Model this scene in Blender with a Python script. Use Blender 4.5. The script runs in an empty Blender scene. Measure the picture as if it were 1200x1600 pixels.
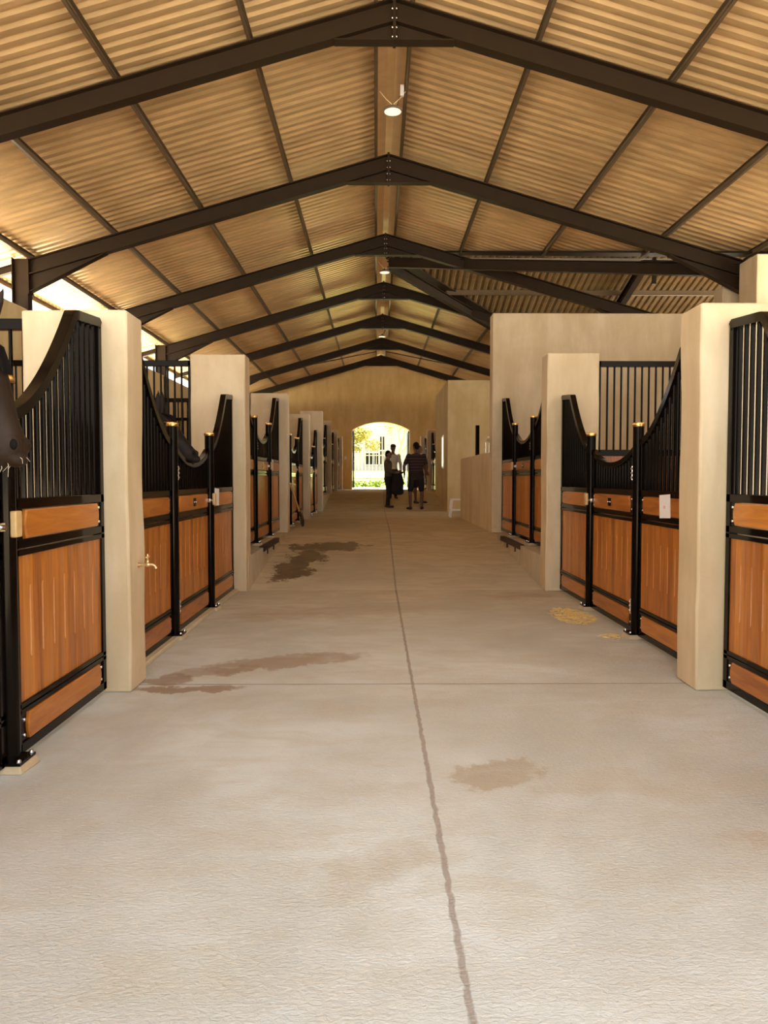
import bpy, bmesh, math, random
from mathutils import Vector, Matrix, noise as mnoise
R = random.Random(7)
S = bpy.context.scene
COL = S.collection
PI = math.pi
D2R = PI / 180

# ------------------------------------------------------------------ materials
def new_mat(name):
    m = bpy.data.materials.new(name); m.use_nodes = True
    nt = m.node_tree
    for n in list(nt.nodes): nt.nodes.remove(n)
    out = nt.nodes.new('ShaderNodeOutputMaterial')
    return m, nt, out

def N(nt, typ, ins=None, **props):
    n = nt.nodes.new('ShaderNode' + typ)
    for k, v in props.items(): setattr(n, k, v)
    for k, v in (ins or {}).items():
        s = n.inputs[k]
        if isinstance(v, bpy.types.NodeSocket): nt.links.new(v, s)
        elif isinstance(v, (tuple, list)) and len(v) == 3 and s.type == 'RGBA': s.default_value = (*v, 1)
        else: s.default_value = v
    return n

def M_(nt, op, a, b=0.0, c=0.0, clamp=False):
    n = N(nt, 'Math', {0: a, 1: b, 2: c}, operation=op); n.use_clamp = clamp
    return n.outputs[0]

def sstep(nt, x, e0, e1):
    return N(nt, 'MapRange', {0: x, 1: e0, 2: e1, 3: 0.0, 4: 1.0}, interpolation_type='SMOOTHSTEP', clamp=True).outputs[0]

def mixc(nt, f, a, b, mode='MIX'):
    n = N(nt, 'Mix', data_type='RGBA', blend_type=mode)
    for k, v in ((0, f), (6, a), (7, b)):
        s = n.inputs[k]
        if isinstance(v, bpy.types.NodeSocket): nt.links.new(v, s)
        elif isinstance(v, (tuple, list)): s.default_value = (*v, 1)
        else: s.default_value = v
    return n.outputs[2]

def coord(nt, scale=(1, 1, 1), rand=False):
    tc = N(nt, 'TexCoord')
    v = tc.outputs['Object']
    if rand:
        oi = N(nt, 'ObjectInfo')
        k = N(nt, 'VectorMath', {0: (7.3, 3.1, 5.7)}, operation='SCALE'); nt.links.new(oi.outputs['Random'], k.inputs['Scale'])
        v = N(nt, 'VectorMath', {0: v, 1: k.outputs[0]}, operation='ADD').outputs[0]
    if scale != (1, 1, 1):
        v = N(nt, 'VectorMath', {0: v, 1: scale}, operation='MULTIPLY').outputs[0]
    return v

def tex(nt, v, scale, detail=4, rough=.55, dist=0.0):
    return N(nt, 'TexNoise', {'Vector': v, 'Scale': scale, 'Detail': detail, 'Roughness': rough, 'Distortion': dist}).outputs[0]

def bsdf(nt, out, col, rough, metal=0.0, bump=None, bstr=.2, bdist=.01, **kw):
    ins = {'Base Color': col, 'Roughness': rough, 'Metallic': metal}
    ins.update(kw)
    b = N(nt, 'BsdfPrincipled', ins)
    if bump is not None:
        bn = N(nt, 'Bump', {'Height': bump, 'Strength': bstr, 'Distance': bdist})
        nt.links.new(bn.outputs[0], b.inputs['Normal'])
    nt.links.new(b.outputs[0], out.inputs[0])
    return b

def simple(name, col, rough=.5, metal=0.0, var=.12, nscale=8, bstr=0.0, **kw):
    m, nt, out = new_mat(name)
    v = coord(nt)
    n = tex(nt, v, nscale, 4)
    c2 = tuple(max(0, c * (1 - var)) for c in col); c3 = tuple(min(1, c * (1 + var)) for c in col)
    c = mixc(nt, n, c2, c3)
    bsdf(nt, out, c, rough, metal, n if bstr else None, bstr, **kw)
    return m

def mat_plaster(name, base, dark, bstr=.25):
    m, nt, out = new_mat(name)
    v = coord(nt, rand=True)
    vs = coord(nt, (1.7, 1.7, .42), rand=True)
    streak = tex(nt, vs, 2.2, 5, .6)
    blot = tex(nt, v, .9, 5, .6, .6)
    fine = tex(nt, v, 26, 4, .6)
    f = M_(nt, 'MULTIPLY_ADD', streak, .55, M_(nt, 'MULTIPLY', blot, .45))
    f = sstep(nt, f, .36, .66)
    c = mixc(nt, f, dark, base)
    c = mixc(nt, M_(nt, 'MULTIPLY', sstep(nt, blot, .60, .75), .35), c, tuple(x * .62 for x in dark))
    c = mixc(nt, M_(nt, 'MULTIPLY', fine, .14), c, tuple(x * .55 for x in base))
    h = M_(nt, 'MULTIPLY_ADD', fine, .5, streak)
    bsdf(nt, out, c, .88, 0, h, bstr, .012)
    return m

def mat_wood(name, vertical, board=.1):
    m, nt, out = new_mat(name)
    sc = (9, 9, .7) if vertical else (9, .9, 9)
    v = coord(nt, sc, rand=True)
    g = tex(nt, v, 2.6, 6, .62, .9)
    big = tex(nt, v, .8, 3, .5, .3)
    o = coord(nt)
    sp = N(nt, 'SeparateXYZ', {0: o})
    idx = M_(nt, 'FLOOR', M_(nt, 'DIVIDE', sp.outputs[1 if vertical else 2], board))
    oi = N(nt, 'ObjectInfo')
    wn = N(nt, 'TexWhiteNoise', {'W': M_(nt, 'ADD', idx, M_(nt, 'MULTIPLY', oi.outputs['Random'], 31.0))}, noise_dimensions='1D').outputs[0]
    t = M_(nt, 'ADD', M_(nt, 'MULTIPLY', g, .62), M_(nt, 'ADD', M_(nt, 'MULTIPLY', big, .2), M_(nt, 'MULTIPLY', wn, .2)))
    cr = N(nt, 'ValToRGB', {0: t})
    e = cr.color_ramp.elements
    e[0].position = .30; e[0].color = (.23, .055, .006, 1)
    e[1].position = .72; e[1].color = (.62, .235, .034, 1)
    x = e.new(.5); x.color = (.44, .138, .015, 1)
    bsdf(nt, out, cr.outputs[0], .38, 0, g, .08, .004, **{'Coat Weight': .25, 'Coat Roughness': .25})
    return m

def mat_floor():
    m, nt, out = new_mat('concrete')
    o = coord(nt)
    sp = N(nt, 'SeparateXYZ', {0: o}); X, Y = sp.outputs[0], sp.outputs[1]
    aniso = coord(nt, (1.0, 2.2, 1.0))
    big = tex(nt, o, .55, 5, .6, .4)
    mid = tex(nt, aniso, 2.3, 6, .62, .8)
    grit = tex(nt, coord(nt, (1, 1.9, 1)), 46, 5, .62, .6)
    speck = tex(nt, o, 120, 3, .6)
    c = mixc(nt, sstep(nt, big, .33, .68), (.47, .465, .42), (.66, .69, .675))
    c = mixc(nt, M_(nt, 'MULTIPLY', sstep(nt, mid, .38, .70), .50), c, (.50, .455, .36))
    c = mixc(nt, M_(nt, 'MULTIPLY', sstep(nt, grit, .50, .74), .22), c, (.80, .77, .72))
    c = mixc(nt, M_(nt, 'MULTIPLY', sstep(nt, speck, .62, .72), .25), c, (.38, .30, .22))
    far_brown = M_(nt, 'MULTIPLY', sstep(nt, M_(nt, 'ADD', Y, M_(nt, 'MULTIPLY', big, 6.0)), 7.5, 15.5), .80)  # floor turns browner with distance down the aisle, edge broken by noise
    c = mixc(nt, far_brown, c, mixc(nt, sstep(nt, mid, .35, .7), (.60, .44, .205), (.44, .315, .13)))
    # stains, each with an outline of its own
    w = N(nt, 'TexNoise', {'Vector': coord(nt, (1, .8, 1)), 'Scale': 3.4, 'Detail': 6.0, 'Roughness': .70})
    off = N(nt, 'VectorMath', {0: w.outputs[1], 1: (.5, .5, .5)}, operation='SUBTRACT').outputs[0]
    def stain(cx, cy, rx, ry, rot, amp, col, wt, edge=.16):
        nonlocal c
        k = N(nt, 'VectorMath', {0: off, 'Scale': amp}, operation='SCALE').outputs[0]
        p = N(nt, 'VectorMath', {0: N(nt, 'VectorMath', {0: o, 1: k}, operation='ADD').outputs[0], 1: (cx, cy, 0)}, operation='SUBTRACT').outputs[0]
        mp = N(nt, 'Mapping', {'Vector': p, 'Rotation': (0, 0, -rot)}, vector_type='POINT').outputs[0]
        s2 = N(nt, 'SeparateXYZ', {0: mp})
        a = M_(nt, 'DIVIDE', s2.outputs[0], rx); b = M_(nt, 'DIVIDE', s2.outputs[1], ry)
        d = M_(nt, 'SQRT', M_(nt, 'ADD', M_(nt, 'MULTIPLY', a, a), M_(nt, 'MULTIPLY', b, b)))
        f = sstep(nt, d, 1.0 + edge, 1.0 - edge)
        f = M_(nt, 'MULTIPLY', f, M_(nt, 'MULTIPLY_ADD', mid, .6, wt - .3), clamp=True)
        c = mixc(nt, f, c, col)
        return f
    brown = (.33, .225, .145)
    stain(-.62, 5.25, .55, .22, .42, .9, brown, .62)
    stain(-1.05, 4.95, .30, .10, .35, .6, brown, .55)
    wet = stain(-1.05, 10.0, .26, 1.0, -.12, 1.1, (.17, .105, .055), .95, .06)
    wet2 = stain(-.70, 11.3, .55, .30, .1, 1.2, (.17, .105, .055), .92, .06)
    stain(-1.15, 4.55, .34, .07, .12, .45, (.26, .16, .09), .72)
    stain(-1.30, 4.75, .16, .13, .0, .4, (.27, .17, .10), .7)
    stain(.53, 3.22, .20, .12, .5, .55, (.38, .30, .20), .62)
    stain(.05, 2.42, .24, .13, .4, .7, (.45, .39, .29), .35, .5)
    stain(.78, 3.05, .14, .07, .1, .5, (.45, .38, .28), .42, .4)
    stain(1.42, 2.55, .20, .10, -.2, .5, (.43, .35, .25), .55, .3)
    stain(1.15, 3.1, .55, .12, -.15, .7, (.48, .42, .32), .35, .5)
    stain(-.3, 7.3, .9, .28, .1, .9, (.40, .29, .19), .30, .5)
    stain(1.55, 8.2, .35, .25, .1, .9, (.36, .25, .16), .40, .4)
    stain(-.9, 7.0, .5, .2, .2, .9, (.38, .27, .18), .34, .5)
    # joints
    jn = M_(nt, 'MULTIPLY', M_(nt, 'SUBTRACT', tex(nt, coord(nt), 9, 4), .5), .022)
    jx = M_(nt, 'ABSOLUTE', M_(nt, 'SUBTRACT', M_(nt, 'ADD', X, jn), .222))
    jr = M_(nt, 'MULTIPLY_ADD', tex(nt, o, 22, 3), .012, .001)
    fj = sstep(nt, M_(nt, 'SUBTRACT', jx, jr), .006, -.003)
    c = mixc(nt, M_(nt, 'MULTIPLY', fj, .75), c, (.29, .225, .185))
    hole = fj
    for yy, col, wd in ((4.66, (.22, .17, .13), .008), (8.67, (.74, .66, .54), .012), (12.6, (.25, .18, .12), .010), (20.7, (.16, .11, .07), .02), (16.6, (.27, .2, .14), .008)):
        jy = M_(nt, 'ABSOLUTE', M_(nt, 'SUBTRACT', M_(nt, 'ADD', Y, M_(nt, 'MULTIPLY', jn, .5)), yy))
        fy = sstep(nt, jy, wd + .004, wd - .004)
        c = mixc(nt, M_(nt, 'MULTIPLY', fy, .75), c, col)
        hole = M_(nt, 'MAXIMUM', hole, fy)
    h = M_(nt, 'ADD', M_(nt, 'MULTIPLY', grit, .8), M_(nt, 'MULTIPLY', speck, .22))
    h = M_(nt, 'SUBTRACT', h, M_(nt, 'MULTIPLY', hole, .5))
    wf = M_(nt, 'MAXIMUM', wet, wet2)
    rgh = M_(nt, 'SUBTRACT', .82, M_(nt, 'MULTIPLY', wf, .35))
    bsdf(nt, out, c, rgh, 0, h, .85, .010)
    return m

def mat_roof(name, base, metal=.35):
    m, nt, out = new_mat(name)
    v = coord(nt)
    n = tex(nt, coord(nt, (.6, 2.5, .6)), 1.6, 5, .6, .5)
    f = tex(nt, v, 14, 4)
    c = mixc(nt, sstep(nt, n, .35, .68), tuple(x * .82 for x in base), tuple(min(1, x * 1.12) for x in base))
    c = mixc(nt, M_(nt, 'MULTIPLY', f, .16), c, tuple(x * .6 for x in base))
    bsdf(nt, out, c, .34, metal, n, .03)
    return m

def mat_stripe():
    m, nt, out = new_mat('striped_cotton')
    o = coord(nt)
    sp = N(nt, 'SeparateXYZ', {0: o})
    fr = M_(nt, 'FRACT', M_(nt, 'DIVIDE', sp.outputs[2], .078))
    f = M_(nt, 'LESS_THAN', M_(nt, 'ABSOLUTE', M_(nt, 'SUBTRACT', fr, .5)), .09)
    w = tex(nt, o, 60, 2)
    c = mixc(nt, f, (.022, .012, .016), (.11, .062, .055))
    bsdf(nt, out, c, .9, 0, w, .1)
    return m

def mat_coat(name, c0, c1):
    m, nt, out = new_mat(name)
    v = coord(nt, (1, 1, .6))
    n = tex(nt, v, 5, 5, .6, .5); f = tex(nt, coord(nt, (1, 1, .25)), 90, 3)
    c = mixc(nt, n, c0, c1)
    c = mixc(nt, M_(nt, 'MULTIPLY', f, .3), c, tuple(x * .4 for x in c0))
    bsdf(nt, out, c, .60, 0, f, .25, .004, **{'Specular IOR Level': .22})
    return m

MAT = {}
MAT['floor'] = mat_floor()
MAT['plaster'] = mat_plaster('rendered_plaster', (.745, .605, .405), (.575, .44, .255))
MAT['wallplaster'] = mat_plaster('wall_plaster', (.69, .535, .29), (.56, .41, .185))
MAT['bouncetint'] = mat_plaster('bounce_tinted_plaster', (.72, .50, .21), (.58, .375, .13))  # end wall's plaster, with the golden roof bounce put into its colour
MAT['kerb'] = mat_plaster('kerb_concrete', (.66, .57, .40), (.55, .45, .28))
MAT['woodv'] = mat_wood('oiled_hardwood_boards', True)
MAT['woodh'] = mat_wood('oiled_hardwood_plank', False, .3)
MAT['black'] = simple('black_gloss_paint', (.0050, .0032, .0024), .13, 0, .3, 30, **{'Specular IOR Level': .12, 'Specular Tint': (1, .82, .62, 1)})
MAT['steel'] = simple('brown_grey_painted_steel', (.024, .0135, .006), .5, 0, .22, 5, **{'Specular IOR Level': .16})
MAT['purlin'] = simple('purlin_steel', (.165, .112, .06), .42, .3, .2, 6)
MAT['zinc'] = simple('galvanised_flashing', (.66, .47, .25), .38, .25, .2, 5)
MAT['roof'] = mat_roof('roof_sheet', (.74, .505, .25), .45)
MAT['roofshade'] = mat_roof('shade_tinted_roof_sheet', (.30, .20, .095))  # main roof's sheet darkened, the wing's shade put into its colour
MAT['chrome'] = simple('zinc_plated_bolt', (.85, .82, .78), .22, 1.0, .05)
MAT['palebrass'] = simple('pale_brass', (.80, .62, .34), .5, .2, .1)
MAT['brass'] = simple('brass', (.72, .47, .17), .28, 1.0, .1)
MAT['tapbrass'] = simple('dull_brass', (.74, .55, .30), .34, .9, .12, 60)
MAT['paper'] = simple('white_paper', (.86, .83, .81), .8, 0, .03)
MAT['pink'] = simple('pink_ink', (.80, .55, .56), .8)
MAT['mortar'] = simple('mortar', (.52, .40, .25), .9, 0, .18, 30, .3)
MAT['latchwood'] = simple('pale_latch_block', (.62, .40, .17), .45, 0, .2, 30)
MAT['white'] = simple('white_plastic', (.82, .80, .78), .4, 0, .04)
MAT['lampbody'] = simple('lamp_housing', (.16, .12, .09), .4, .4)
MAT['straw'] = simple('straw', (.85, .58, .22), .8, 0, .3, 50)
MAT['handle'] = simple('ash_handle', (.58, .38, .15), .55, 0, .2, 20)
MAT['rust'] = simple('dark_rusted_steel', (.045, .030, .022), .6, .3, .3, 30)
MAT['skin'] = simple('skin', (.20, .10, .06), .55, 0, .1)
MAT['skin2'] = simple('tanned_skin', (.15, .072, .042), .55, 0, .1)
MAT['hair'] = simple('dark_hair', (.010, .006, .005), .8, 0, .3, 60, **{'Specular IOR Level': .15})
MAT['navy'] = simple('dark_cloth', (.016, .011, .014), .9, 0, .3, 12)
MAT['olive'] = simple('grey_brown_cloth', (.075, .055, .042), .9, 0, .2, 12)
MAT['whitecloth'] = simple('white_cotton', (.66, .60, .47), .9, 0, .08, 10)
MAT['stripe'] = mat_stripe()
MAT['leather'] = simple('dark_leather', (.03, .02, .015), .5, 0, .3, 20)
MAT['coat'] = mat_coat('dark_bay_horse_coat', (.010, .0055, .003), (.040, .020, .0095))
MAT['coat2'] = mat_coat('black_horse_coat', (.008, .005, .004), (.020, .012, .008))
MAT['mane'] = simple('black_mane', (.007, .005, .004), .7, 0, .3, 40, **{'Specular IOR Level': .08})
MAT['whisker'] = simple('pale_whisker', (.70, .58, .40), .5)
MAT['eye'] = simple('dark_eye', (.006, .004, .003), .05)
MAT['ground'] = simple('dry_ground', (.76, .70, .60), .95, 0, .15, .6)
MAT['bouncecut'] = simple('bounce_cutting_grey', (.36, .345, .32), .9, 0, .2, .8)  # grey of the unseen slab added to dim the ground bounce
MAT['lawn'] = simple('lawn', (.27, .29, .07), .95, 0, .3, 3, .4)
MAT['leaf'] = simple('yellow_green_leaves', (.27, .235, .03), .6, 0, .35, 6)
MAT['leaf2'] = simple('green_leaves', (.16, .25, .03), .6, 0, .35, 6)
MAT['bark'] = simple('pale_bark', (.42, .32, .19), .9, 0, .25, 12, .4)
MAT['house'] = simple('white_house_render', (.47, .43, .37), .9, 0, .05, 2)
MAT['pane'] = simple('dark_pane', (.012, .011, .010), .3, **{'Specular IOR Level': .1})
MAT['blind'] = simple('pale_blind', (.30, .28, .24), .8)
MAT['fence'] = simple('pale_grey_fence_steel', (.55, .52, .46), .5, .2)
def mat_emit(name, col, s):
    m, nt, out = new_mat(name)
    v = coord(nt); n = tex(nt, v, 3, 2)
    c = mixc(nt, n, tuple(x * .94 for x in col), col)
    bsdf(nt, out, c, .4, **{'Emission Color': c, 'Emission Strength': s})
    return m
MAT['lens'] = mat_emit('lamp_lens', (.95, .85, .66), .42)
MAT['slit'] = mat_emit('daylit_pane', (.97, .92, .78), .85)
def mat_glass():
    m, nt, out = new_mat('clear_bottle')
    v = coord(nt); n = tex(nt, v, 40, 3)
    bsdf(nt, out, (.95, .93, .88), .06, 0, n, .3, **{'Transmission Weight': .92, 'IOR': 1.4})
    return m
MAT['glass'] = mat_glass()

# ------------------------------------------------------------------ mesh building
class MB:
    def __init__(s): s.v, s.f = [], []
    def add(s, vs, fs):
        b = len(s.v); s.v += [tuple(x) for x in vs]; s.f += [tuple(b + i for i in f) for f in fs]; return s
    def hexa(s, p):
        return s.add(p, [(0, 3, 2, 1), (4, 5, 6, 7), (0, 1, 5, 4), (1, 2, 6, 5), (2, 3, 7, 6), (3, 0, 4, 7)])
    def box(s, x0, y0, z0, x1, y1, z1):
        x0, x1 = min(x0, x1), max(x0, x1); y0, y1 = min(y0, y1), max(y0, y1); z0, z1 = min(z0, z1), max(z0, z1)
        return s.hexa([(x0, y0, z0), (x1, y0, z0), (x1, y1, z0), (x0, y1, z0), (x0, y0, z1), (x1, y0, z1), (x1, y1, z1), (x0, y1, z1)])
    def slab(s, p0, p1, side, w, za, zb):
        p0, p1, side = Vector(p0), Vector(p1), Vector(side)
        z = Vector((0, 0, 1))
        return s.hexa([p0 - side * w + z * za, p0 + side * w + z * za, p1 + side * w + z * za, p1 - side * w + z * za,
                       p0 - side * w + z * zb, p0 + side * w + z * zb, p1 + side * w + z * zb, p1 - side * w + z * zb])
    def ibeam(s, p0, p1, depth, width, tf=.016, tw=.012):
        d = Vector(p1) - Vector(p0)
        side = Vector((d.y, -d.x, 0)).normalized()
        s.slab(p0, p1, side, width / 2, -tf, 0); s.slab(p0, p1, side, width / 2, -depth, -depth + tf)
        return s.slab(p0, p1, side, tw / 2, -depth + tf, -tf)
    def prism(s, pts, axis, a, b):
        def mk(p, t):
            return (t, p[0], p[1]) if axis == 0 else (p[0], t, p[1]) if axis == 1 else (p[0], p[1], t)
        n = len(pts)
        vs = [mk(p, a) for p in pts] + [mk(p, b) for p in pts]
        fs = [tuple(range(n)), tuple(range(2 * n - 1, n - 1, -1))] + [(i, (i + 1) % n, n + (i + 1) % n, n + i) for i in range(n)]
        return s.add(vs, fs)
    def rings(s, rs, closed=True):
        n = len(rs[0]); vs = [p for r in rs for p in r]; fs = []
        for i in range(len(rs) - 1):
            for j in range(n):
                k = (j + 1) % n
                fs.append((i * n + j, i * n + k, (i + 1) * n + k, (i + 1) * n + j))
        if closed:
            fs.append(tuple(range(n - 1, -1, -1))); m = (len(rs) - 1) * n
            fs.append(tuple(m + j for j in range(n)))
        return s.add(vs, fs)
    def tube(s, path, r, n=10):
        path = [Vector(p) for p in path]; rr = r if isinstance(r, (list, tuple)) else [r] * len(path)
        rs = []; u = None
        for i, p in enumerate(path):
            d = (path[min(i + 1, len(path) - 1)] - path[max(i - 1, 0)]).normalized()
            if u is None:
                u = d.cross(Vector((0, 0, 1)))
                if u.length < .01: u = Vector((1, 0, 0))
            u = (u - d * u.dot(d)).normalized(); w = d.cross(u)
            rs.append([p + (u * math.cos(2 * PI * k / n) + w * math.sin(2 * PI * k / n)) * rr[i] for k in range(n)])
        return s.rings(rs)
    def cyl(s, p0, p1, r, n=12, r2=None): return s.tube([p0, p1], [r, r if r2 is None else r2], n)
    def lathe(s, prof, c=(0, 0, 0), n=16):
        return s.rings([[(c[0] + r * math.cos(2 * PI * k / n), c[1] + r * math.sin(2 * PI * k / n), c[2] + z) for k in range(n)] for r, z in prof])
    def ell(s, c, r, n=14, m=9, rot=None):
        c = Vector(c); rs = []
        for i in range(m + 1):
            t = PI * (i + .02) / (m + .04)
            ring = []
            for k in range(n):
                q = Vector((r[0] * math.sin(t) * math.cos(2 * PI * k / n), r[1] * math.sin(t) * math.sin(2 * PI * k / n), -r[2] * math.cos(t)))
                ring.append(c + (rot @ q if rot else q))
            rs.append(ring)
        return s.rings(rs)
    def cap(s, p0, r0, p1, r1, n=12):
        p0, p1 = Vector(p0), Vector(p1); d = (p1 - p0); L = d.length
        d = d / L if L > 1e-6 else Vector((0, 0, 1))
        path, rad = [], []
        for a in (80, 60, 35, 12): path.append(p0 - d * r0 * math.sin(a * D2R)); rad.append(r0 * math.cos(a * D2R))
        for a in (12, 35, 60, 80): path.append(p1 + d * r1 * math.sin(a * D2R)); rad.append(r1 * math.cos(a * D2R))
        return s.tube(path, rad, n)
    def sweep(s, path, hw, th):
        """rectangular rail along a path in the YZ plane; hw half width in x, th thickness below the path"""
        rs = []
        for i, p in enumerate(path):
            a, b = path[max(i - 1, 0)], path[min(i + 1, len(path) - 1)]
            d = Vector((b[0] - a[0], b[1] - a[1])).normalized(); nn = Vector((-d.y, d.x))
            if nn.y < 0: nn = -nn
            q = Vector(p) - nn * th
            rs.append([(-hw, p[0], p[1]), (hw, p[0], p[1]), (hw, q.x, q.y), (-hw, q.x, q.y)])
        return s.rings(rs)
    def mesh(s, name, mat=None, angle=35, recalc=True):
        me = bpy.data.meshes.new(name)
        me.from_pydata(s.v, [], s.f)
        if recalc:
            bm = bmesh.new(); bm.from_mesh(me); bmesh.ops.recalc_face_normals(bm, faces=bm.faces); bm.to_mesh(me); bm.free()
        me.polygons.foreach_set('use_smooth', [True] * len(me.polygons))
        me.set_sharp_from_angle(angle=angle * D2R)
        if mat: me.materials.append(MAT[mat])
        return me
    def build(s, name, mat, parent=None, bevel=0, **kw):
        return link(name, s.mesh(name, mat, **kw), parent, bevel=bevel)

def link(name, me, parent=None, loc=(0, 0, 0), bevel=0):
    o = bpy.data.objects.new(name, me); COL.objects.link(o); o.location = loc
    if parent: o.parent = parent
    if bevel:
        b = o.modifiers.new('bevel', 'BEVEL'); b.width = bevel; b.segments = 2; b.limit_method = 'ANGLE'; b.angle_limit = .7
    return o

def tag(o, label, cat, group=None, kind=None):
    o['label'] = label; o['category'] = cat
    if group: o['group'] = group
    if kind: o['kind'] = kind
    return o
def empty(name, loc=(0, 0, 0), rz=0):
    o = bpy.data.objects.new(name, None); COL.objects.link(o); o.location = loc; o.rotation_euler = (0, 0, rz); o.empty_display_size = .1
    return o
def thing(name, label, cat, loc=(0, 0, 0), group=None, rz=0, kind=None): return tag(empty(name, loc, rz), label, cat, group, kind)
def struct(o): o['kind'] = 'structure'; return o
def kids(o): return [c for c in bpy.data.objects if c.parent == o]
def copy_tree(o, parent=None, skip=()):
    c = o.copy(); COL.objects.link(c); c.parent = parent
    for ch in kids(o):
        if ch.name.split('.')[0] not in skip: copy_tree(ch, c, skip)
    return c
_cache = {}
def rod(r, L, mat, n=10):
    k = (round(r, 4), round(L, 3), mat)
    if k not in _cache: _cache[k] = MB().cyl((0, 0, 0), (0, 0, L), r, n).mesh('rod', mat)
    return _cache[k]
def bolt_mesh():
    if 'bolt' not in _cache:
        _cache['bolt'] = MB().lathe([(.001, 0), (.0095, 0), (.0095, .004), (.007, .008), (.001, .0095)], n=10).mesh('bolt', 'chrome')
    return _cache['bolt']
def bolt(parent, s, x, y, z):
    o = link('bolt', bolt_mesh(), parent, (s * x, y, z)); o.rotation_euler = (0, s * PI / 2, 0); return o
# ------------------------------------------------------------------ measured layout (metres; camera at the origin, looking along +Y)
CAMZ = 1.255
XL, XR = -1.44, 1.885            # aisle faces of the pillars
GL, GR = -1.600, 2.065           # planes of the stall fronts
PITCH = 4.03; P0 = 4.48          # pillars
def PY(k): return P0 + PITCH * (k - 1)
F1, F2 = .38, .80
END = 33.6
def zf(y):
    if y < 8.67: return 0.0
    if y < 12.54: return F1 * (y - 8.67) / (12.54 - 8.67)
    if y < 20.7: return F1
    if y < 24.5: return F1 + (F2 - F1) * (y - 20.7) / 3.8
    return F2
RX, RZ, SL = .2, 6.60, .29
YW = 18.4; EAVL, EAVR = -6.48, 7.1
def zs(x): return RZ - SL * abs(x - RX)

# ------------------------------------------------------------------ floor and ground
mb = MB()
ys = [-1.5, 0, 2, 4, 6, 8.67, 9.9, 11.2, 12.54, 14.5, 16.5, 18.6, 20.7, 22, 23.2, 24.5, 27, 30, END]
for a, b in zip(ys[:-1], ys[1:]):
    mb.hexa([(XL, a, -.3), (XR, a, -.3), (XR, b, -.3), (XL, b, -.3), (XL, a, zf(a)), (XR, a, zf(a)), (XR, b, zf(b)), (XL, b, zf(b))])
def plat(k):  # stall slab height in bay k (between pillar k-1 and k)
    return 0.0 if k <= 2 else F1 if k <= 5 else F2
for k in range(1, 9):
    y0, y1 = PY(k - 1) + .15, PY(k) + .15
    z = plat(k)
    mb.box(-5.7, y0, -.3, XL, y1, z)
    if k <= 3: mb.box(XR, y0, -.3, 6.1, y1 if k < 3 else 12.7, z)
    elif k >= 7: mb.box(XR, y0, -.3, 6.1, y1, z)
mb.box(XR, 12.7, -.3, 13, 24.6, F1)
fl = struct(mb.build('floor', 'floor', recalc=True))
# raised concrete sills under the gates of the near stalls
for k, sd in ((2, -1),):
    g = GL if sd < 0 else GR
    o = MB().box(g - .07, PY(k - 1) + .30, 0, g + .07, PY(k), .035).build('trim_%d' % (k * 2 + (sd > 0)), 'kerb', bevel=.008); struct(o)
struct(MB().box(-9, -14, -.32, 10, -1.5, -.02).build('added_dark_ground', 'bouncecut'))  # added dark slab behind the camera, cuts ground bounce onto the near ceiling
gr = MB().add([(-90, -40, -.32), (90, -40, -.32), (90, 95, -.32), (-90, 95, -.32)], [(0, 1, 2, 3)]).build('ground', 'ground'); struct(gr)

# ------------------------------------------------------------------ walls
def wall(name, mb, mat='wallplaster', bevel=.012): return struct(mb.build(name, mat, bevel=bevel))
wall('wall_left', MB().box(-5.85, .3, -.3, -5.66, END, 4.0))
wall('wall_right', MB().box(6.1, .3, -.3, 6.3, 11.88, 3.75))
wall('wall_right_rear', MB().box(6.1, 24.6, -.3, 6.3, END, 3.75))
wall('wall_cross', MB().box(XR, 12.54, 0, 13, 12.84, 3.93), 'plaster')          # tall wall facing the camera behind the right stalls
wall('wall_low', MB().box(XR, 12.84, F1 - .1, XR + .28, 17.25, 1.70), 'plaster')
wall('wall_block', MB().box(XR, 20.42, .2, 13, 24.45, 3.86), 'wallplaster')
# end wall with the segmental arch
AX0, AX1, ASP, ACR = -1.06, 1.46, 3.36, 3.72
def arch(x):
    h = (AX1 - AX0) / 2; r = (h * h + (ACR - ASP) ** 2) / (2 * (ACR - ASP)); c = (AX0 + AX1) / 2
    return ACR - r + math.sqrt(max(0, r * r - (x - c) ** 2))
mb = MB()
xs = [-5.85, AX0] + [AX0 + (AX1 - AX0) * i / 16 for i in range(1, 17)] + [6.3]
xs = sorted(set(xs + [RX]))
def endcol(xa, xb, za, zb):
    mb.hexa([(xa, END, za(xa)), (xb, END, za(xb)), (xb, END + .32, za(xb)), (xa, END + .32, za(xa)), (xa, END, zb(xa)), (xb, END, zb(xb)), (xb, END + .32, zb(xb)), (xa, END + .32, zb(xa))])
for xa, xb in zip(xs[:-1], xs[1:]):
    inside = xa >= AX0 - 1e-6 and xb <= AX1 + 1e-6
    endcol(xa, xb, arch if inside else (lambda x: -.3), lambda x: zs(x) - .02)
ew = wall('wall_end', mb, 'bouncetint', bevel=0)
bm = bmesh.new(); bm.from_mesh(ew.data); bmesh.ops.remove_doubles(bm, verts=bm.verts, dist=.0005)
ff = [f for f in bm.faces if abs(f.normal.x) > .99 and -5.8 < f.calc_center_median().x < 6.2 and not (abs(f.calc_center_median().x - AX0) < .01 or abs(f.calc_center_median().x - AX1) < .01)]
bmesh.ops.delete(bm, geom=ff, context='FACES_ONLY'); bmesh.ops.recalc_face_normals(bm, faces=bm.faces); bm.to_mesh(ew.data); bm.free()
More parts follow.
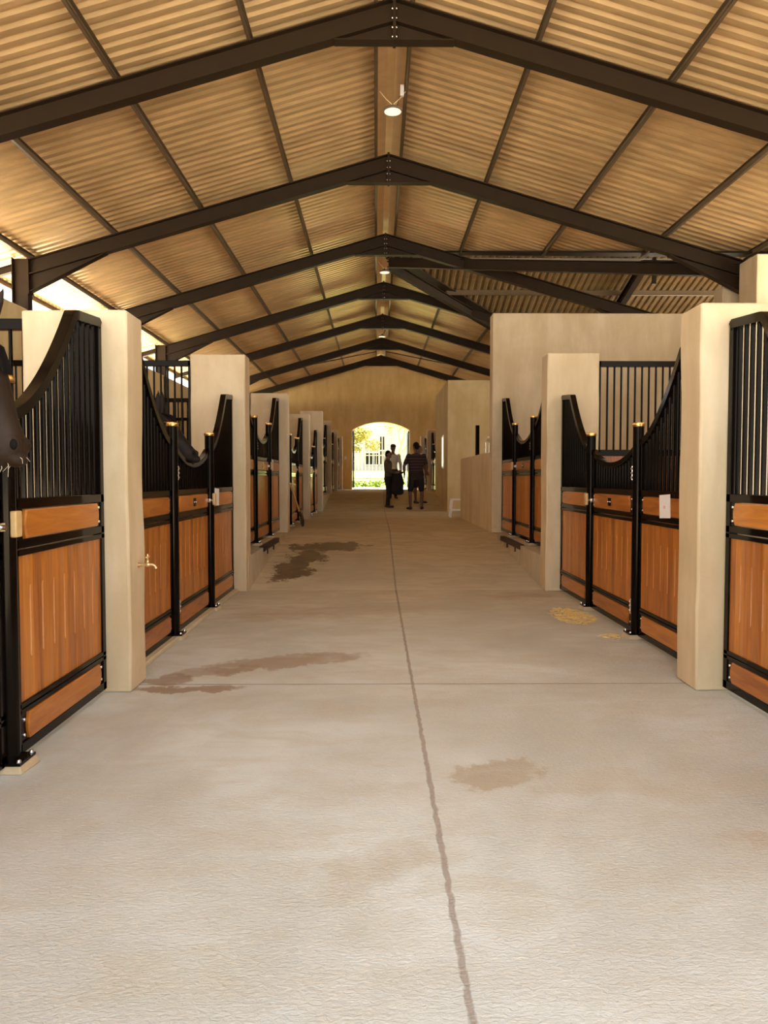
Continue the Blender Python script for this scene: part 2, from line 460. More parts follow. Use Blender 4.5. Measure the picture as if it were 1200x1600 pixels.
# steel leaves of the arched doorway, folded back outside
for i, (x, sg) in enumerate(((AX0 + .02, 1), (AX1 - .02, -1))):
    m = MB()
    y0, y1 = END + .05, END + 1.25
    for yy in (y0, y1 - .05): m.box(x, yy, F2 + .03, x + sg * .05, yy + .05, ASP - .02)
    for zz in (F2 + .03, F2 + 1.2, ASP - .07): m.box(x, y0, zz, x + sg * .05, y1, zz + .05)
    m.box(x + sg * .02, y0, F2 + .05, x + sg * .03, y1, ASP - .05)
    d = struct(m.build('door_%d' % (i + 1), 'black'))
# daylit slit window in the side block
w = MB(); wy0, wy1, wz0, wz1 = 21.5, 21.95, 1.60, 2.42
for a, b, c, d in ((wy0 - .05, wz0 - .05, wy1 + .05, wz0), (wy0 - .05, wz1, wy1 + .05, wz1 + .05), (wy0 - .05, wz0, wy0, wz1), (wy1, wz0, wy1 + .05, wz1)):
    w.box(XR - .02, a, b, XR + .03, c, d)
wo = struct(w.build('window_1', 'white')); MB().box(XR - .008, wy0, wz0, XR + .01, wy1, wz1).build('window_pane', 'slit', wo)

# ------------------------------------------------------------------ pillars
ORD = ['nearest', 'second', 'third', 'fourth', 'fifth', 'sixth', 'seventh', 'eighth']
TOP = {1: 2.225, 2: 2.62, 3: 2.64, 4: 2.64, 5: 3.06, 6: 3.10, 7: 3.07, 8: 3.05}
PLAB = {1: 'plastered pillar with brass tap, nearest on the left of the aisle',
        2: 'plastered pillar second from the camera on the left, at foot of ramp',
        3: 'plastered pillar on the left with the shovel leaning just behind it',
        4: 'plastered pillar fourth along the left side, right behind the shovel'}
PLR = {1: 'plastered pillar nearest on the right side of the aisle', 2: 'plastered pillar in front of the tall cross wall on the right',
       7: 'distant plastered pillar on the right behind the striped shirt man', 8: 'farthest plastered pillar on the right, beside the arched doorway'}
def pillar(x0, x1, k, lab, grp):
    y = PY(k); z0 = 0 if k <= 2 else zf(y + .15) - .02 if k > 3 else F1 - .04
    if k in (1, 2): z0 = 0
    m = MB(); nz = 14; ny = 3; nx = 5
    zt = TOP[k] + (.05 if x0 > 0 and k == 1 else .02 if x0 > 0 and k == 2 else 0)
    def P(a, b, c):
        p = Vector((x0 + (x1 - x0) * a / nx, y + .30 * b / ny, z0 + (zt - z0) * c / nz))
        d = mnoise.noise_vector(p * 1.7) * .009 + mnoise.noise_vector(p * 5) * .003
        d.z *= .6 if c == nz else 0
        return p + d
    idx = {}
    def vid(a, b, c):
        if (a, b, c) not in idx: idx[(a, b, c)] = len(m.v); m.v.append(tuple(P(a, b, c)))
        return idx[(a, b, c)]
    for c in range(nz):
        for a in range(nx):
            for b in (0, ny): m.f.append((vid(a, b, c), vid(a + 1, b, c), vid(a + 1, b, c + 1), vid(a, b, c + 1)))
        for b in range(ny):
            for a in (0, nx): m.f.append((vid(a, b, c), vid(a, b + 1, c), vid(a, b + 1, c + 1), vid(a, b, c + 1)))
    for a in range(nx):
        for b in range(ny):
            for c in (0, nz): m.f.append((vid(a, b, c), vid(a + 1, b, c), vid(a + 1, b + 1, c), vid(a, b + 1, c)))
    o = m.build('masonry_pillar', 'plaster', bevel=.014, angle=30)
    return tag(o, lab, 'pillar', grp, 'thing')
for k in range(1, 9):
    lab = PLAB.get(k, 'plastered pillar on the left, %s from the camera along the stalls' % ORD[k - 1])
    pillar(-2.04, XL, k, lab, 'pillars on the left')
for k in (1, 2, 7, 8): pillar(XR, 2.46, k, PLR[k], 'pillars on the right')
# masonry piers carrying the right eave
tag(MB().box(5.85, 11.92, 0, 6.45, 12.5, 4.71).build('masonry_pier', 'plaster', bevel=.015), 'tall plastered pier under the right eave, at the photo\'s right edge', 'pier', None, 'thing')
tag(MB().box(5.75, 12.86, F1, 6.1, 13.2, 4.45).build('masonry_pier', 'plaster', bevel=.015), 'low plastered stub behind the tall pier under the right eave', 'pier', None, 'thing')

# ------------------------------------------------------------------ roof
def ibr(t0, t1, pitch=.1715, h=.030):
    out = []; t = t0
    while t < t1:
        for d, z in ((0, 0), (.045, 0), (.078, h), (.115, h), (.148, 0)): out.append((min(t + d, t1), z))
        t += pitch
    return out
def main_sheet(name, sg, xe, cut):
    m = MB(); prof = ibr(.2, END + .45)
    vs = []
    n = 3
    for y, dz in prof:
        a = RX + sg * .19
        e = xe
        if cut:
            dd = abs(y - YW)
            if dd < abs(xe - RX): e = RX + sg * max(dd, .20)
        for i in range(n):
            x = a + (e - a) * i / (n - 1); vs.append((x, y, zs(x) + dz))
    fs = [(i * n + j, i * n + j + 1, (i + 1) * n + j + 1, (i + 1) * n + j) for i in range(len(prof) - 1) for j in range(n - 1)]
    return struct(m.add(vs, fs).build(name, 'roof', angle=15, recalc=False))
main_sheet('ceiling_left', -1, EAVL, False)
main_sheet('ceiling_right', 1, EAVR, True)
def wing_sheet(name, sg):
    m = MB(); prof = ibr(.2, 13.4); vs = []
    for x, dz in prof:
        d = min(max(x - RX, .001), EAVR - RX)
        for i in range(3):
            y = YW + sg * (.1 + max(d - .1, 0) * i / 2); vs.append((x, y, RZ - SL * abs(y - YW) + dz))
    fs = [(i * 3 + j, i * 3 + j + 1, (i + 1) * 3 + j + 1, (i + 1) * 3 + j) for i in range(len(prof) - 1) for j in range(2)]
    return struct(m.add(vs, fs).build(name, 'roofshade', angle=15, recalc=False))
wing_sheet('ceiling_wing_far', 1); wing_sheet('ceiling_wing_near', -1)
m = MB()
m.rings([[(RX - .30, y, zs(.3 + RX) + .045), (RX - .05, y, RZ + .045), (RX + .05, y, RZ + .045), (RX + .30, y, zs(.3 + RX) + .045), (RX + .3, y, zs(.3 + RX) + .05), (RX, y, RZ + .075), (RX - .3, y, zs(.3 + RX) + .05)] for y in (.2, END + .45)])
struct(m.build('trim_ridge', 'zinc', angle=10))

# portal frames
APX = 6.485
def zr(x): return APX - SL * abs(x - RX)
for i in range(8):
    y = PY(i + 1) + .15
    if i == 0: lab = 'steel portal frame overhead, just behind the nearest pillars'
    else: lab = ['', 'lowest-hanging big steel portal frame crossing the top of the photo', 'second steel portal frame down from the top of the photo', 'third steel portal frame down, where the side wing roof opens',
                 'fourth steel portal frame down, just behind the second ridge lamp', 'fifth steel portal frame from the top of the photo', 'sixth steel portal frame from the top of the photo', 'last steel portal frame, hard against the end wall'][i]
    t = thing('portal_frame', lab, 'roof frame', (0, y, 0), 'steel portal frames', kind='thing')
    for sg, xe, nm in ((-1, -5.62, 'left'), (1, 6.02, 'right')):
        m = MB(); m.ibeam((RX, 0, APX), (xe, 0, zr(xe)), .25, .15)
        if sg < 0: m.ibeam((-5.86, 0, zr(-5.86)), (-6.44, 0, zr(-6.44)), .12, .10)
        m.build('rafter', 'steel', t)
        # eave haunch
        xi = xe - sg * 1.25
        m = MB(); m.prism([(xe, zr(xe) - .25), (xi, zr(xi) - .25), (xe, zr(xe) - .52)], 1, -.006, .006)
        m.slab((xe, 0, zr(xe) - .52), (xi, 0, zr(xi) - .25), (0, 1, 0), .07, -.012, 0)
        m.build('eave_haunch', 'steel', t)
        m = MB()
        zb = 0 if nm == 'left' else (0 if (y < 12.9 or y > 24.4) else F1)
        zt = zr(xe) + .02
        xo = xe + sg * .26
        m.box(xe, -.08, zb, xe + sg * .014, .08, zt); m.box(xo, -.08, zb, xo - sg * .014, .08, zt); m.box(xe, -.005, zb, xo, .005, zt)
        m.box(xe - sg * .018, -.09, zr(xe) - .56, xe, .09, zr(xe) + .02)
        m.build('column', 'steel', t)
    m = MB(); hx = .66
    m.prism([(RX - hx, zr(RX + hx) - .25), (RX, APX - .25), (RX + hx, zr(RX + hx) - .25)], 1, -.006, .006)
    m.box(RX - hx, -.07, zr(RX + hx) - .262, RX + hx, .07, zr(RX + hx) - .248)
    m.box(RX - .016, -.085, zr(RX + hx) - .27, RX + .016, .085, APX + .015)
    m.build('apex_haunch', 'steel', t)
    if i <= 5:
        for sx in (-1, 1):
            for j in range(5):
                o = link('bolt', bolt_mesh(), t, (RX + sx * .016, -.05, zr(RX + hx) - .22 + j * .1)); o.rotation_euler = (0, sx * PI / 2, 0); o.scale = (1.5, 1.5, 1.7)

# purlins
def purlin(x, y0, y1, lab, sg, grp):
    m = MB(); z = zs(x) - .014; h = .098
    side = -sg
    m.box(x - .004, y0, z - h, x + .004, y1, z); m.box(x, y0, z - h, x + side * .042, y1, z - h + .005)
    m.box(x, y0, z - .005, x + side * .042, y1, z); m.box(x + side * .042, y0, z - h, x + side * .037, y1, z - h + .02)
    return tag(m.build('purlin', 'purlin'), lab, 'purlin', grp)
for x, lab in ((-.02, 'ridge purlin on the left of the ridge flashing'), (-1.40, 'first purlin left of the ridge pair, running the length of the roof'), (-2.86, 'second purlin down the left roof slope'),
               (-4.26, 'third purlin down the left roof slope'), (-5.62, 'purlin along the left eave above the column heads'), (-6.42, 'outermost purlin under the left roof overhang')):
    purlin(x, .25, END + .4, lab, -1, 'purlins on the left slope')
for x, lab in ((.42, 'ridge purlin on the right of the ridge flashing'), (1.80, 'first purlin right of the ridge pair'), (3.28, 'second purlin down the right roof slope'), (4.73, 'third purlin down the right roof slope'), (6.0, 'purlin along the right eave above the tall pier')):
    if x < .5: purlin(x, .25, END + .4, lab, 1, 'purlins on the right slope'); continue
    d = x - RX
    purlin(x, .25, YW - d, lab + ', in front of the side wing', 1, 'purlins on the right slope')
    purlin(x, YW + d, END + .4, lab + ', beyond the side wing', 1, 'purlins on the right slope')
# side wing steel
for sg, lab in ((-1, 'nearer valley beam where the side wing roof meets the main roof'), (1, 'farther valley beam slanting from ridge to the tall cross wall')):
    m = MB(); m.ibeam((RX + .1, YW + sg * .1, RZ - .17), (6.05, YW + sg * 5.85, RZ - .17 - SL * 5.85), .22, .14)
    tag(m.build('valley_beam', 'steel'), lab, 'roof beam', None, 'thing')
for sg in (-1, 1):
    m = MB(); a = Vector((RX + .15, YW + sg * .15, RZ - SL * .15 + .040)); b = Vector((EAVR, YW + sg * (EAVR - RX), RZ - SL * (EAVR - RX) + .040))
    m.slab(a, b, Vector((sg, -1, 0)).normalized(), .17, -.075, -.045)
    struct(m.build('trim_%d' % (11 + sg), 'steel'))
for d, lab in ((.2, 'ridge purlin of the side wing roof'), (1.62, 'upper purlin across the dark side wing roof'), (3.1, 'lower purlin across the dark side wing roof')):
    for sg in ((1,) if d > .5 else (1,)):
        m = MB(); y = YW + sg * d; z = RZ - SL * d - .02
        m.box(RX + d, y - .004, z - .135, 13.3, y + .004, z); m.box(RX + d, y - .055, z - .135, 13.3, y, z - .13)
        tag(m.build('purlin', 'purlin'), lab, 'purlin', 'purlins of the side wing')
for x, lab in ((6.35, 'wing rafter pair nearest to the aisle, dark, over the side wing'), (11.0, 'wing rafter pair deeper in the side wing')):
    t = thing('wing_rafter', lab, 'roof frame', (x, YW, 0), 'side wing rafters', kind='thing')
    for sg in (-1, 1):
        m = MB(); m.ibeam((0, 0, RZ - .16), (0, sg * 5.6, RZ - .16 - SL * 5.6), .25, .15); m.build('rafter', 'steel', t)
    for sg in (-1, 1): MB().box(-.07, sg * 5.60, 3.94, .07, sg * 5.74, RZ - .16 - SL * 5.6 - .02).build('stub_column', 'steel', t)
    m = MB(); m.box(-.04, -.7, RZ - .9, .04, -.62, RZ - .3); m.build('strut', 'steel', t)

for xa, ya, xb, yb, lab in ((-4.1, 28.75, .0, 31.4, 'thin steel brace rod under the far left roof slope'), (4.4, 28.75, .4, 31.4, 'thin steel brace rod under the far right roof slope')):
    m = MB(); m.cyl((xa, ya, zr(xa) - .10), (xb, yb, zr(xb) - .03), .02, 8); tag(m.build('brace_rod', 'steel'), lab, 'brace', 'roof brace rods')
# pendant lamps
def lamp(loc, lab, wires=True, r=.125):
    t = thing('pendant_lamp', lab, 'lamp', loc, 'round pendant lamps under the roof')
    MB().lathe([(.01, .075), (.05, .07), (.06, .04), (r, .03), (r + .004, .012), (r, 0), (r - .012, 0), (.01, .004)], n=28).build('housing', 'lampbody', t)
    MB().lathe([(.005, -.004), (r - .014, -.004), (r - .012, .002), (.005, .006)], n=28).build('lamp_lens', 'lens', t)
    MB().lathe([(.004, .07), (.012, .07), (.012, .10), (.004, .10)], n=10).build('hanger', 'lampbody', t)
    dz = zs(RX) - .14 - loc[2]
    if wires:
        for sg in (-1, 1): MB().tube([(0, 0, .09), (sg * .09, 0, .09 + (dz - .09) * .32), (sg * .17, 0, dz * .8)], .006, 6).build('chain', 'zinc', t)
        MB().box(.10, -.03, dz * .62, .15, .03, dz * .62 + .14).build('driver_box', 'white', t, bevel=.006)
        MB().tube([(.05, 0, .05), (.09, 0, .2), (.125, 0, dz * .62)], .004, 6).build('cable', 'black', t)
    else:
        MB().tube([(0, 0, .09), (0, 0, dz - .05)], .006, 6).build('chain', 'zinc', t)
lamp((.22, 10.45, 6.13), 'white round pendant lamp nearest under the ridge, hung on chains')
lamp((.20, 18.4, 6.12), 'round pendant lamp under the ridge at the side wing opening')
lamp((.20, 26.6, 6.12), 'small distant round pendant lamp under the far ridge')
lamp((4.27, 18.4, 6.28), 'round pendant lamp hanging in the dark side wing roof', False, .15)
# ------------------------------------------------------------------ stall fronts
HX = .024
def boards(u0, u1, z0, z1, s, n=8, grooves=True):
    m = MB(); us = [u0]; dep = [0]
    for j in range(1, n):
        u = u0 + (u1 - u0) * j / n
        us += [u - .0085, u - .003, u + .003, u + .0085]; dep += [0, 2, 2, 0]
    us.append(u1); dep.append(0)
    g0, g1 = z0 + .19, z0 + .52
    zz = [z0, g0, g0 + .03, g1 - .03, g1, z1] if grooves else [z0, z1]
    xf = .014
    vs = []
    for i, z in enumerate(zz):
        for u, d in zip(us, dep):
            dd = 0 if d == 0 else (.011 if grooves and i in (2, 3) else .0012)
            vs.append((s * (xf - dd), u, z))
    nu = len(us)
    fs = [(i * nu + j, i * nu + j + 1, (i + 1) * nu + j + 1, (i + 1) * nu + j) for i in range(len(zz) - 1) for j in range(nu - 1)]
    m.add(vs, fs)
    b = len(m.v); m.v += [(-s * .014, u0, z0), (-s * .014, u1, z0), (-s * .014, u1, z1), (-s * .014, u0, z1)]
    m.f.append((b, b + 3, b + 2, b + 1))
    L = len(zz) - 1
    for i in range(nu - 1):
        m.f.append((i, b, i + 1) if False else (i + 1, i, b if i < nu // 2 else b + 1))
        q = L * nu; m.f.append((q + i, q + i + 1, b + 3 if i < nu // 2 else b + 2))
    m.f += [(nu // 2, b, b + 1), (L * nu + nu // 2, b + 2, b + 3)]
    for i in range(L):
        m.f.append((i * nu, (i + 1) * nu, b if i < L / 2 else b + 3)); m.f.append(((i + 1) * nu - 1, (i + 2) * nu - 1, b + 1 if i < L / 2 else b + 2))
    return m
def plank(u0, u1, z0, z1, s):
    """board with gently bowed ends and eased face"""
    pts = []
    bow = .020
    for i in range(7):
        t = i / 6; pts.append((u1 - bow * (2 * t - 1) ** 2, z0 + (z1 - z0) * t))
    for i in range(7):
        t = 1 - i / 6; pts.append((u0 + bow * (2 * t - 1) ** 2, z0 + (z1 - z0) * t))
    cu, cz = (u0 + u1) / 2, (z0 + z1) / 2
    def ins(p, d): return (p[0] - d * (1 if p[0] > cu else -1), p[1] - d * (1 if p[1] > cz else -1) * min(1, abs(p[1] - cz) / ((z1 - z0) / 2)))
    rs = [[(-s * .012, p[0], p[1]) for p in pts], [(s * .026, p[0], p[1]) for p in pts], [(s * .032, *ins(p, .007)) for p in pts]]
    return MB().rings(rs)
def rails(m, u0, u1, st0=.05, st1=.05):
    for z0, z1 in ((.030, .078), (.205, .228), (.232, .256), (.912, .940), (.944, .985), (1.120, 1.168)): m.box(-HX, u0, z0, HX, u1, z1)
    for za, zb in ((.07, .21), (.98, 1.125)):           # end plates carrying the planks
        m.box(-.018, u0, za, .016, u0 + st0 + .062, zb); m.box(-.018, u1 - st1 - .062, za, .016, u1, zb)
def bars(parent, zs_, x=0):
    for u, z0, z1 in zs_:
        o = link('bar', rod(.0135, z1 - z0, 'black'), parent, (x, u, z0))
def side_panel(root, s, a, b, post_at_a, bolts=True):
    """fixed panel from a to b; the post stands at the a end (post_at_a) or at the b end"""
    L = b - a; q = (lambda t: a + t) if post_at_a else (lambda t: b - t)
    m = MB(); rails(m, a, b)
    m.box(-HX, q(0), .03, HX, q(.05), 1.54); m.box(-HX, q(L), .03, HX, q(L - .05), 2.165)
    fr = m.build('side_panel', 'black', root, bevel=.003)
    tc = L - .40
    def ztop(t): return 1.558 + .572 * (t / tc) ** 1.62 if t < tc else 2.13 + .04 * (t - tc) / (L - tc)
    path = [(q(tc * i / 18), ztop(tc * i / 18)) for i in range(19)] + [(q(tc + .02), 2.139), (q(tc + .06), 2.145), (q(L - .03), 2.17), (q(L), 2.15)]
    MB().sweep(path, .028, .052).build('top_rail', 'black', fr, bevel=.004)
    n = int((L - .11) / .0765); l = []
    for i in range(n + 1):
        t = .055 + .035 + (L - .18) * i / n
        l.append((q(t), 1.165, ztop(t) - .04))
    bars(fr, l)
    boards(min(q(.048), q(L - .048)), max(q(.048), q(L - .048)), .252, .916, s).build('wood_panel', 'woodv', fr, angle=20)
    p0, p1 = min(q(.10), q(L - .10)), max(q(.10), q(L - .10))
    plank(p0, p1, .080, .203, s).build('kick_board', 'woodh', fr, angle=30)
    plank(p0, p1, .988, 1.117, s).build('upper_board', 'woodh', fr, angle=30)
    if bolts:
        for t in (.078, L - .078):
            for z in (.105, .175, 1.012, 1.092): bolt(fr, s, .016, q(t), z)
    return fr
def post(root, s, u, latch):
    p = MB().lathe([(.042, .045), (.042, 1.672)], n=20).build('post', 'black', root); p.location = (s * .016, u, 0)
    MB().lathe([(.046, 1.660), (.048, 1.666), (.048, 1.684), (.044, 1.692), (.002, 1.696)], n=20).build('post_cap', 'brass', p)
    m = MB(); m.box(-.075, -.075, .036, .075, .075, .048)
    m.build('base_plate', 'black', p)
    m = MB(); m.add([(-.09, -.080, 0), (.082, -.082, 0), (.094, .085, 0), (-.09, .09, 0), (-.085, -.07, .037), (.072, -.072, .037), (.076, .075, .037), (-.085, .08, .037)], [(0, 3, 2, 1), (4, 5, 6, 7), (0, 1, 5, 4), (1, 2, 6, 5), (2, 3, 7, 6), (3, 0, 4, 7)])
    if s < 0: m.v = [(-a, b, c) for a, b, c in m.v]
    m.build('mortar_pad', 'mortar', p, bevel=.006)
    for dy in (-.06, .06):
        o = link('bolt', bolt_mesh(), p, (s * .062, dy, .048)); o.scale = (1.15, 1.15, 1.5)
    if latch:
        MB().box(s * .030, -.030, 1.005, s * .058, .030, 1.118).build('latch_block', 'latchwood', p, bevel=.006)
    return p
def text_mesh(body, size, depth, mat):
    cu = bpy.data.curves.new('t', 'FONT'); cu.body = body; cu.size = size; cu.extrude = depth; cu.align_x = 'CENTER'; cu.align_y = 'CENTER'
    o = bpy.data.objects.new('t', cu); COL.objects.link(o)
    bpy.context.view_layer.update()
    me = bpy.data.meshes.new_from_object(o.evaluated_get(bpy.context.evaluated_depsgraph_get()))
    bpy.data.objects.remove(o); me.materials.clear(); me.materials.append(MAT[mat]); return me
def number(door, s, u, txt):
    o = link('numeral', text_mesh(txt, .13, .004, 'palebrass'), door, (s * .036, u, 1.052))
    o.rotation_euler = (PI / 2, 0, PI / 2 if s > 0 else -PI / 2); o.scale = (1.7, 1, 1); return o
def plate(door, s, u):
    MB().box(s * .030, u - .036, 1.018, s * .038, u + .036, 1.088).build('number_plate', 'black', door, bevel=.002)
    for dy in (-.028, .028): bolt(door, s, .037, u + dy, 1.054).scale = (.75, .75, .75)
def door(root, s, a, b, bolts=True):
    L = b - a; m = MB(); rails(m, a, b)
    m.box(-HX, a, .03, HX, a + .045, 1.51); m.box(-HX, b, .03, HX, b - .045, 1.51)
    fr = m.build('door', 'black', root, bevel=.003)
    def ztop(t): return 1.398 + .135 * abs(2 * t / L - 1) ** 2.1
    MB().sweep([(a + L * i / 20, ztop(L * i / 20)) for i in range(21)], .028, .046).build('top_rail', 'black', fr, bevel=.004)
    n = int((L - .10) / .0765)
    bars(fr, [(a + .085 + (L - .17) * i / n, 1.165, ztop(.085 + (L - .17) * i / n) - .03) for i in range(n + 1)])
    boards(a + .043, b - .043, .252, .916, s).build('wood_panel', 'woodv', fr, angle=20)
    plank(a + .10, b - .10, .080, .203, s).build('kick_board', 'woodh', fr, angle=30)
    plank(a + .10, b - .10, .988, 1.117, s).build('upper_board', 'woodh', fr, angle=30)
    for z in (.245, 1.30):
        m = MB(); y = a + .010
        m.cyl((s * .040, y, z - .055), (s * .040, y, z + .055), .009, 8)
        for dz in (-.035, .0, .035): m.ell((s * .040, y, z + dz), (.016, .018, .012), 10, 6)
        m.build('hinge', 'chrome', fr)
    m = MB(); m.box(s * .024, b - .075, 1.035, s * .040, b - .005, 1.07); m.cyl((s * .040, b - .045, 1.052), (s * .062, b - .045, 1.052), .011, 10); m.build('latch', 'chrome', fr)
    if bolts:
        for t in (.074, L - .074):
            for z in (.105, .175, 1.012, 1.092): bolt(fr, s, .016, a + t, z)
    return fr
W = PITCH - .30
def stall_front(s, lab, grp, p1=1.23, p2=2.55, bolts=True):
    r = thing('stall_gate', lab, 'stall front', (0, 0, 0), grp)
    side_panel(r, s, .012, p1 - .046, False, bolts); post(r, s, p1, False)
    d = door(r, s, p1 + .05, p2 - .05, bolts)
    post(r, s, p2, True); side_panel(r, s, p2 + .046, W - .012, True, bolts)
    return r, d
def door_of(r): return [c for c in kids(r) if c.name.startswith('door')][0]
GLB = 'stall fronts along the left side'; GRB = 'stall fronts along the right side'
z_of = lambda k: .036 if k <= 2 else plat(k)
r1, d1 = stall_front(1, 'nearest left stall front, with a brown horse\'s head over its door', GLB, 1.23, 2.55)
r1.location = (GL, PY(0) + .30, 0.0)
plate(d1, 1, 1.9)
r2, d2 = stall_front(1, 'second stall front on the left, with a black horse behind its door', GLB, 1.23, 2.55)
LFT = {3: 'left stall front with brass numeral 3, raised above the ramp behind a steel step edge', 4: 'left stall front with brass numeral 1 and a shovel leaning on it',
       5: 'left stall front with brass numeral 1 just past the shovel, partly hidden by pillars', 6: 'left stall front sixth from the camera, at the second ramp',
       7: 'left stall front second from the end wall, seen edge-on', 8: 'farthest left stall front, next to the white switch and arched doorway'}
far = None
for k in range(3, 9):
    if k <= 5: c = copy_tree(r2, None)
    else: c = copy_tree(r2, None, ('bolt',))
    c.location = (GL, PY(k - 1) + .30, z_of(k) + .004); c['label'] = LFT[k]
    for t in ((3, '3'), (4, '1'), (5, '1')):
        if t[0] == k: number(door_of(c), 1, 1.87, t[1])
r2.location = (GL, PY(1) + .30, 0.0)
plate(d2, 1, 1.87)
q2, e2 = stall_front(-1, 'right stall front in the middle distance with a white notice and straw at its foot', GRB, 1.23, 2.55)
RGT = {1: 'nearest right stall front, only its far panel showing at the photo\'s right edge', 3: 'right stall front raised on a step before the tall cross wall',
       7: 'distant right stall front behind the man in the striped shirt, past the plastered side block', 8: 'farthest right stall front, next to the arched doorway'}
for k in (1, 3, 7, 8):
    c = copy_tree(q2, None, () if k < 5 else ('bolt',))
    c.location = (GR, PY(k - 1) + .30, z_of(k) + .004 if k > 2 else 0); c['label'] = RGT[k]
    if k in (1, 3): plate(door_of(c), -1, 1.87)
q2.location = (GR, PY(1) + .30, 0.0)
plate(e2, -1, 1.90)

# barred partitions between stalls
def partition(x0, x1, k, lab, grp):
    y = PY(k) + .15; z = 0.01 if k == 1 else plat(k + 1) if k > 1 else 0
    r = thing('stall_partition', lab, 'stall partition', (0, y, z), grp, kind='thing')
    m = MB()
    for za, zb in ((.03, .09), (1.13, 1.20), (2.125, 2.19)): m.box(x0, -.025, za, x1, .025, zb)
    m.box(x0, -.025, .03, x0 + .05, .025, 2.19); m.box(x1 - .05, -.025, .03, x1, .025, 2.19)
    m.build('frame', 'black', r, bevel=.003)
    m = MB(); n = int((x1 - x0) / .13)
    for i in range(n): m.box(x0 + .05 + (x1 - x0 - .1) * i / n + .002, -.014, .09, x0 + .05 + (x1 - x0 - .1) * (i + 1) / n - .002, .014, 1.13)
    m.build('wood_panel', 'woodv', r)
    n = int((x1 - x0 - .1) / .0765)
    for i in range(1, n): link('bar', rod(.0115, .93, 'black'), r, (x0 + .05 + (x1 - x0 - .1) * i / n, 0, 1.198))
    return r
PL = ['barred partition behind the nearest left pillar', 'barred partition between the second and third left stalls, behind the black horse', 'barred partition behind the third left pillar', 'barred partition behind the fourth left pillar']
for k in (1, 2, 3, 4): partition(-5.59, -2.045, k, PL[k - 1], 'stall partitions')
partition(2.465, 5.99, 1, 'barred partition behind the nearest right pillar', 'stall partitions')
partition(2.465, 5.99, 2, 'barred partition standing before the tall cross wall on the right', 'stall partitions')

# steel step edges on the raised sills
def step_edge(x, s, y0, y1, z, lab):
    t = thing('step_edge', lab, 'step edge', (x, (y0 + y1) / 2, z), 'steel step edges'); h = (y1 - y0) / 2
    m = MB(); m.box(0, -h, -.05, s * .012, h, .014); m.box(-s * .055, -h, .003, 0, h, .014); m.build('angle_bar', 'rust', t)
    for yy in (-h * .55, h * .25): MB().cyl((s * .006, yy, -.11), (s * .006, yy, -.05), .010, 8).build('pin', 'rust', t)
step_edge(XL + .006, 1, 9.75, 11.25, F1, 'dark steel step edge on the sill of the left stall numbered 3')
step_edge(XR - .006, -1, 10.0, 11.55, F1, 'dark steel step edge on the sill of the raised right stall')

# notices
def notice(x, s, y, z, w, h, lab, skew=.01):
    m = MB()
    m.rings([[(x, y - w / 2, z - h / 2 + skew), (x, y + w / 2, z - h / 2), (x + s * .003, y + w / 2 + .004, z + h / 2), (x + s * .004, y - w / 2, z + h / 2 + skew)],
             [(x + s * .002, y - w / 2, z - h / 2 + skew), (x + s * .002, y + w / 2, z - h / 2), (x + s * .005, y + w / 2 + .004, z + h / 2), (x + s * .006, y - w / 2, z + h / 2 + skew)]])
    o = m.build('paper_notice', 'paper'); return tag(o, lab, 'notice', 'white paper notices')
notice(GL + .034, 1, 7.56, 1.072, .20, .165, 'white notice taped to the wood of the second left stall front')
n2 = notice(GR - .034, -1, 5.385, 1.055, .20, .165, 'white notice with a faint pink mark on the right stall front')
MB().box(GR - .0405, 5.37, 1.045, GR - .0395, 5.405, 1.065).build('ink_mark', 'pink', n2)
notice(GL + .034, 1, 11.62, F1 + 1.072, .16, .165, 'narrow white notice on the left stall front numbered 3')

# taps
def water_tap(loc, lab):
    t = thing('water_tap', lab, 'tap', loc, 'brass taps'); t.scale = (.66, .66, .66)
    m = MB(); m.cyl((-.02, 0, 0), (.075, 0, 0), .013, 12); m.cyl((-.004, 0, 0), (.008, 0, 0), .026, 14)
    m.ell((.085, 0, .002), (.028, .020, .022)); m.tube([(.09, 0, 0), (.125, 0, .004), (.150, 0, -.008), (.162, 0, -.034)], [.016, .014, .012, .013], 12); m.cyl((.085, 0, .01), (.085, 0, .062), .010, 10, .008)
    m.lathe([(.014, .026), (.014, .040), (.009, .044)], (.085, 0, 0), 8)
    m.build('tap_body', 'tapbrass', t)
    m = MB(); m.cyl((.085, -.034, .072), (.085, .034, .072), .006, 8); m.ell((.085, -.036, .072), (.010, .010, .010), 8, 6); m.ell((.085, .036, .072), (.010, .010, .010), 8, 6); m.cyl((.085, 0, .06), (.085, 0, .10), .007, 8)
    m.build('tap_handle', 'tapbrass', t)
water_tap((XL + .004, 4.64, .735), 'brass tap on the aisle side of the nearest left pillar')
water_tap((XL + .004, 12.70, F1 + .79), 'small tap on the third left pillar above the shovel handle')

# shovel
t = thing('shovel', 'shovel with pale wooden handle leaning by the left stall front numbered 1', 'shovel', (-1.335, 14.15, zf(14.15)))
hx = Vector((-.155, -.88, .80)); d0 = hx.normalized(); b0 = Vector((0, 0, .015))
MB().tube([b0 + d0 * .30, b0 + d0 * .75, hx], [.018, .017, .016], 10).build('handle', 'handle', t)
side = Vector((.15, 1, .3)); side = side - d0 * side.dot(d0); side.normalize(); nn = d0.cross(side)
rs = []
for a, w, c in ((0, .02, .0), (.03, .085, .004), (.12, .105, .010), (.22, .108, .014), (.255, .095, .012), (.27, .03, .004)):
    ring = []
    for k in range(9):
        u = -1 + 2 * k / 8; ring.append(b0 + d0 * a + side * (w * u) + nn * (c * (1 - u * u) + .002))
    for k in range(9):
        u = 1 - 2 * k / 8; ring.append(b0 + d0 * a + side * (w * u) + nn * (c * (1 - u * u) - .003))
    rs.append(ring)
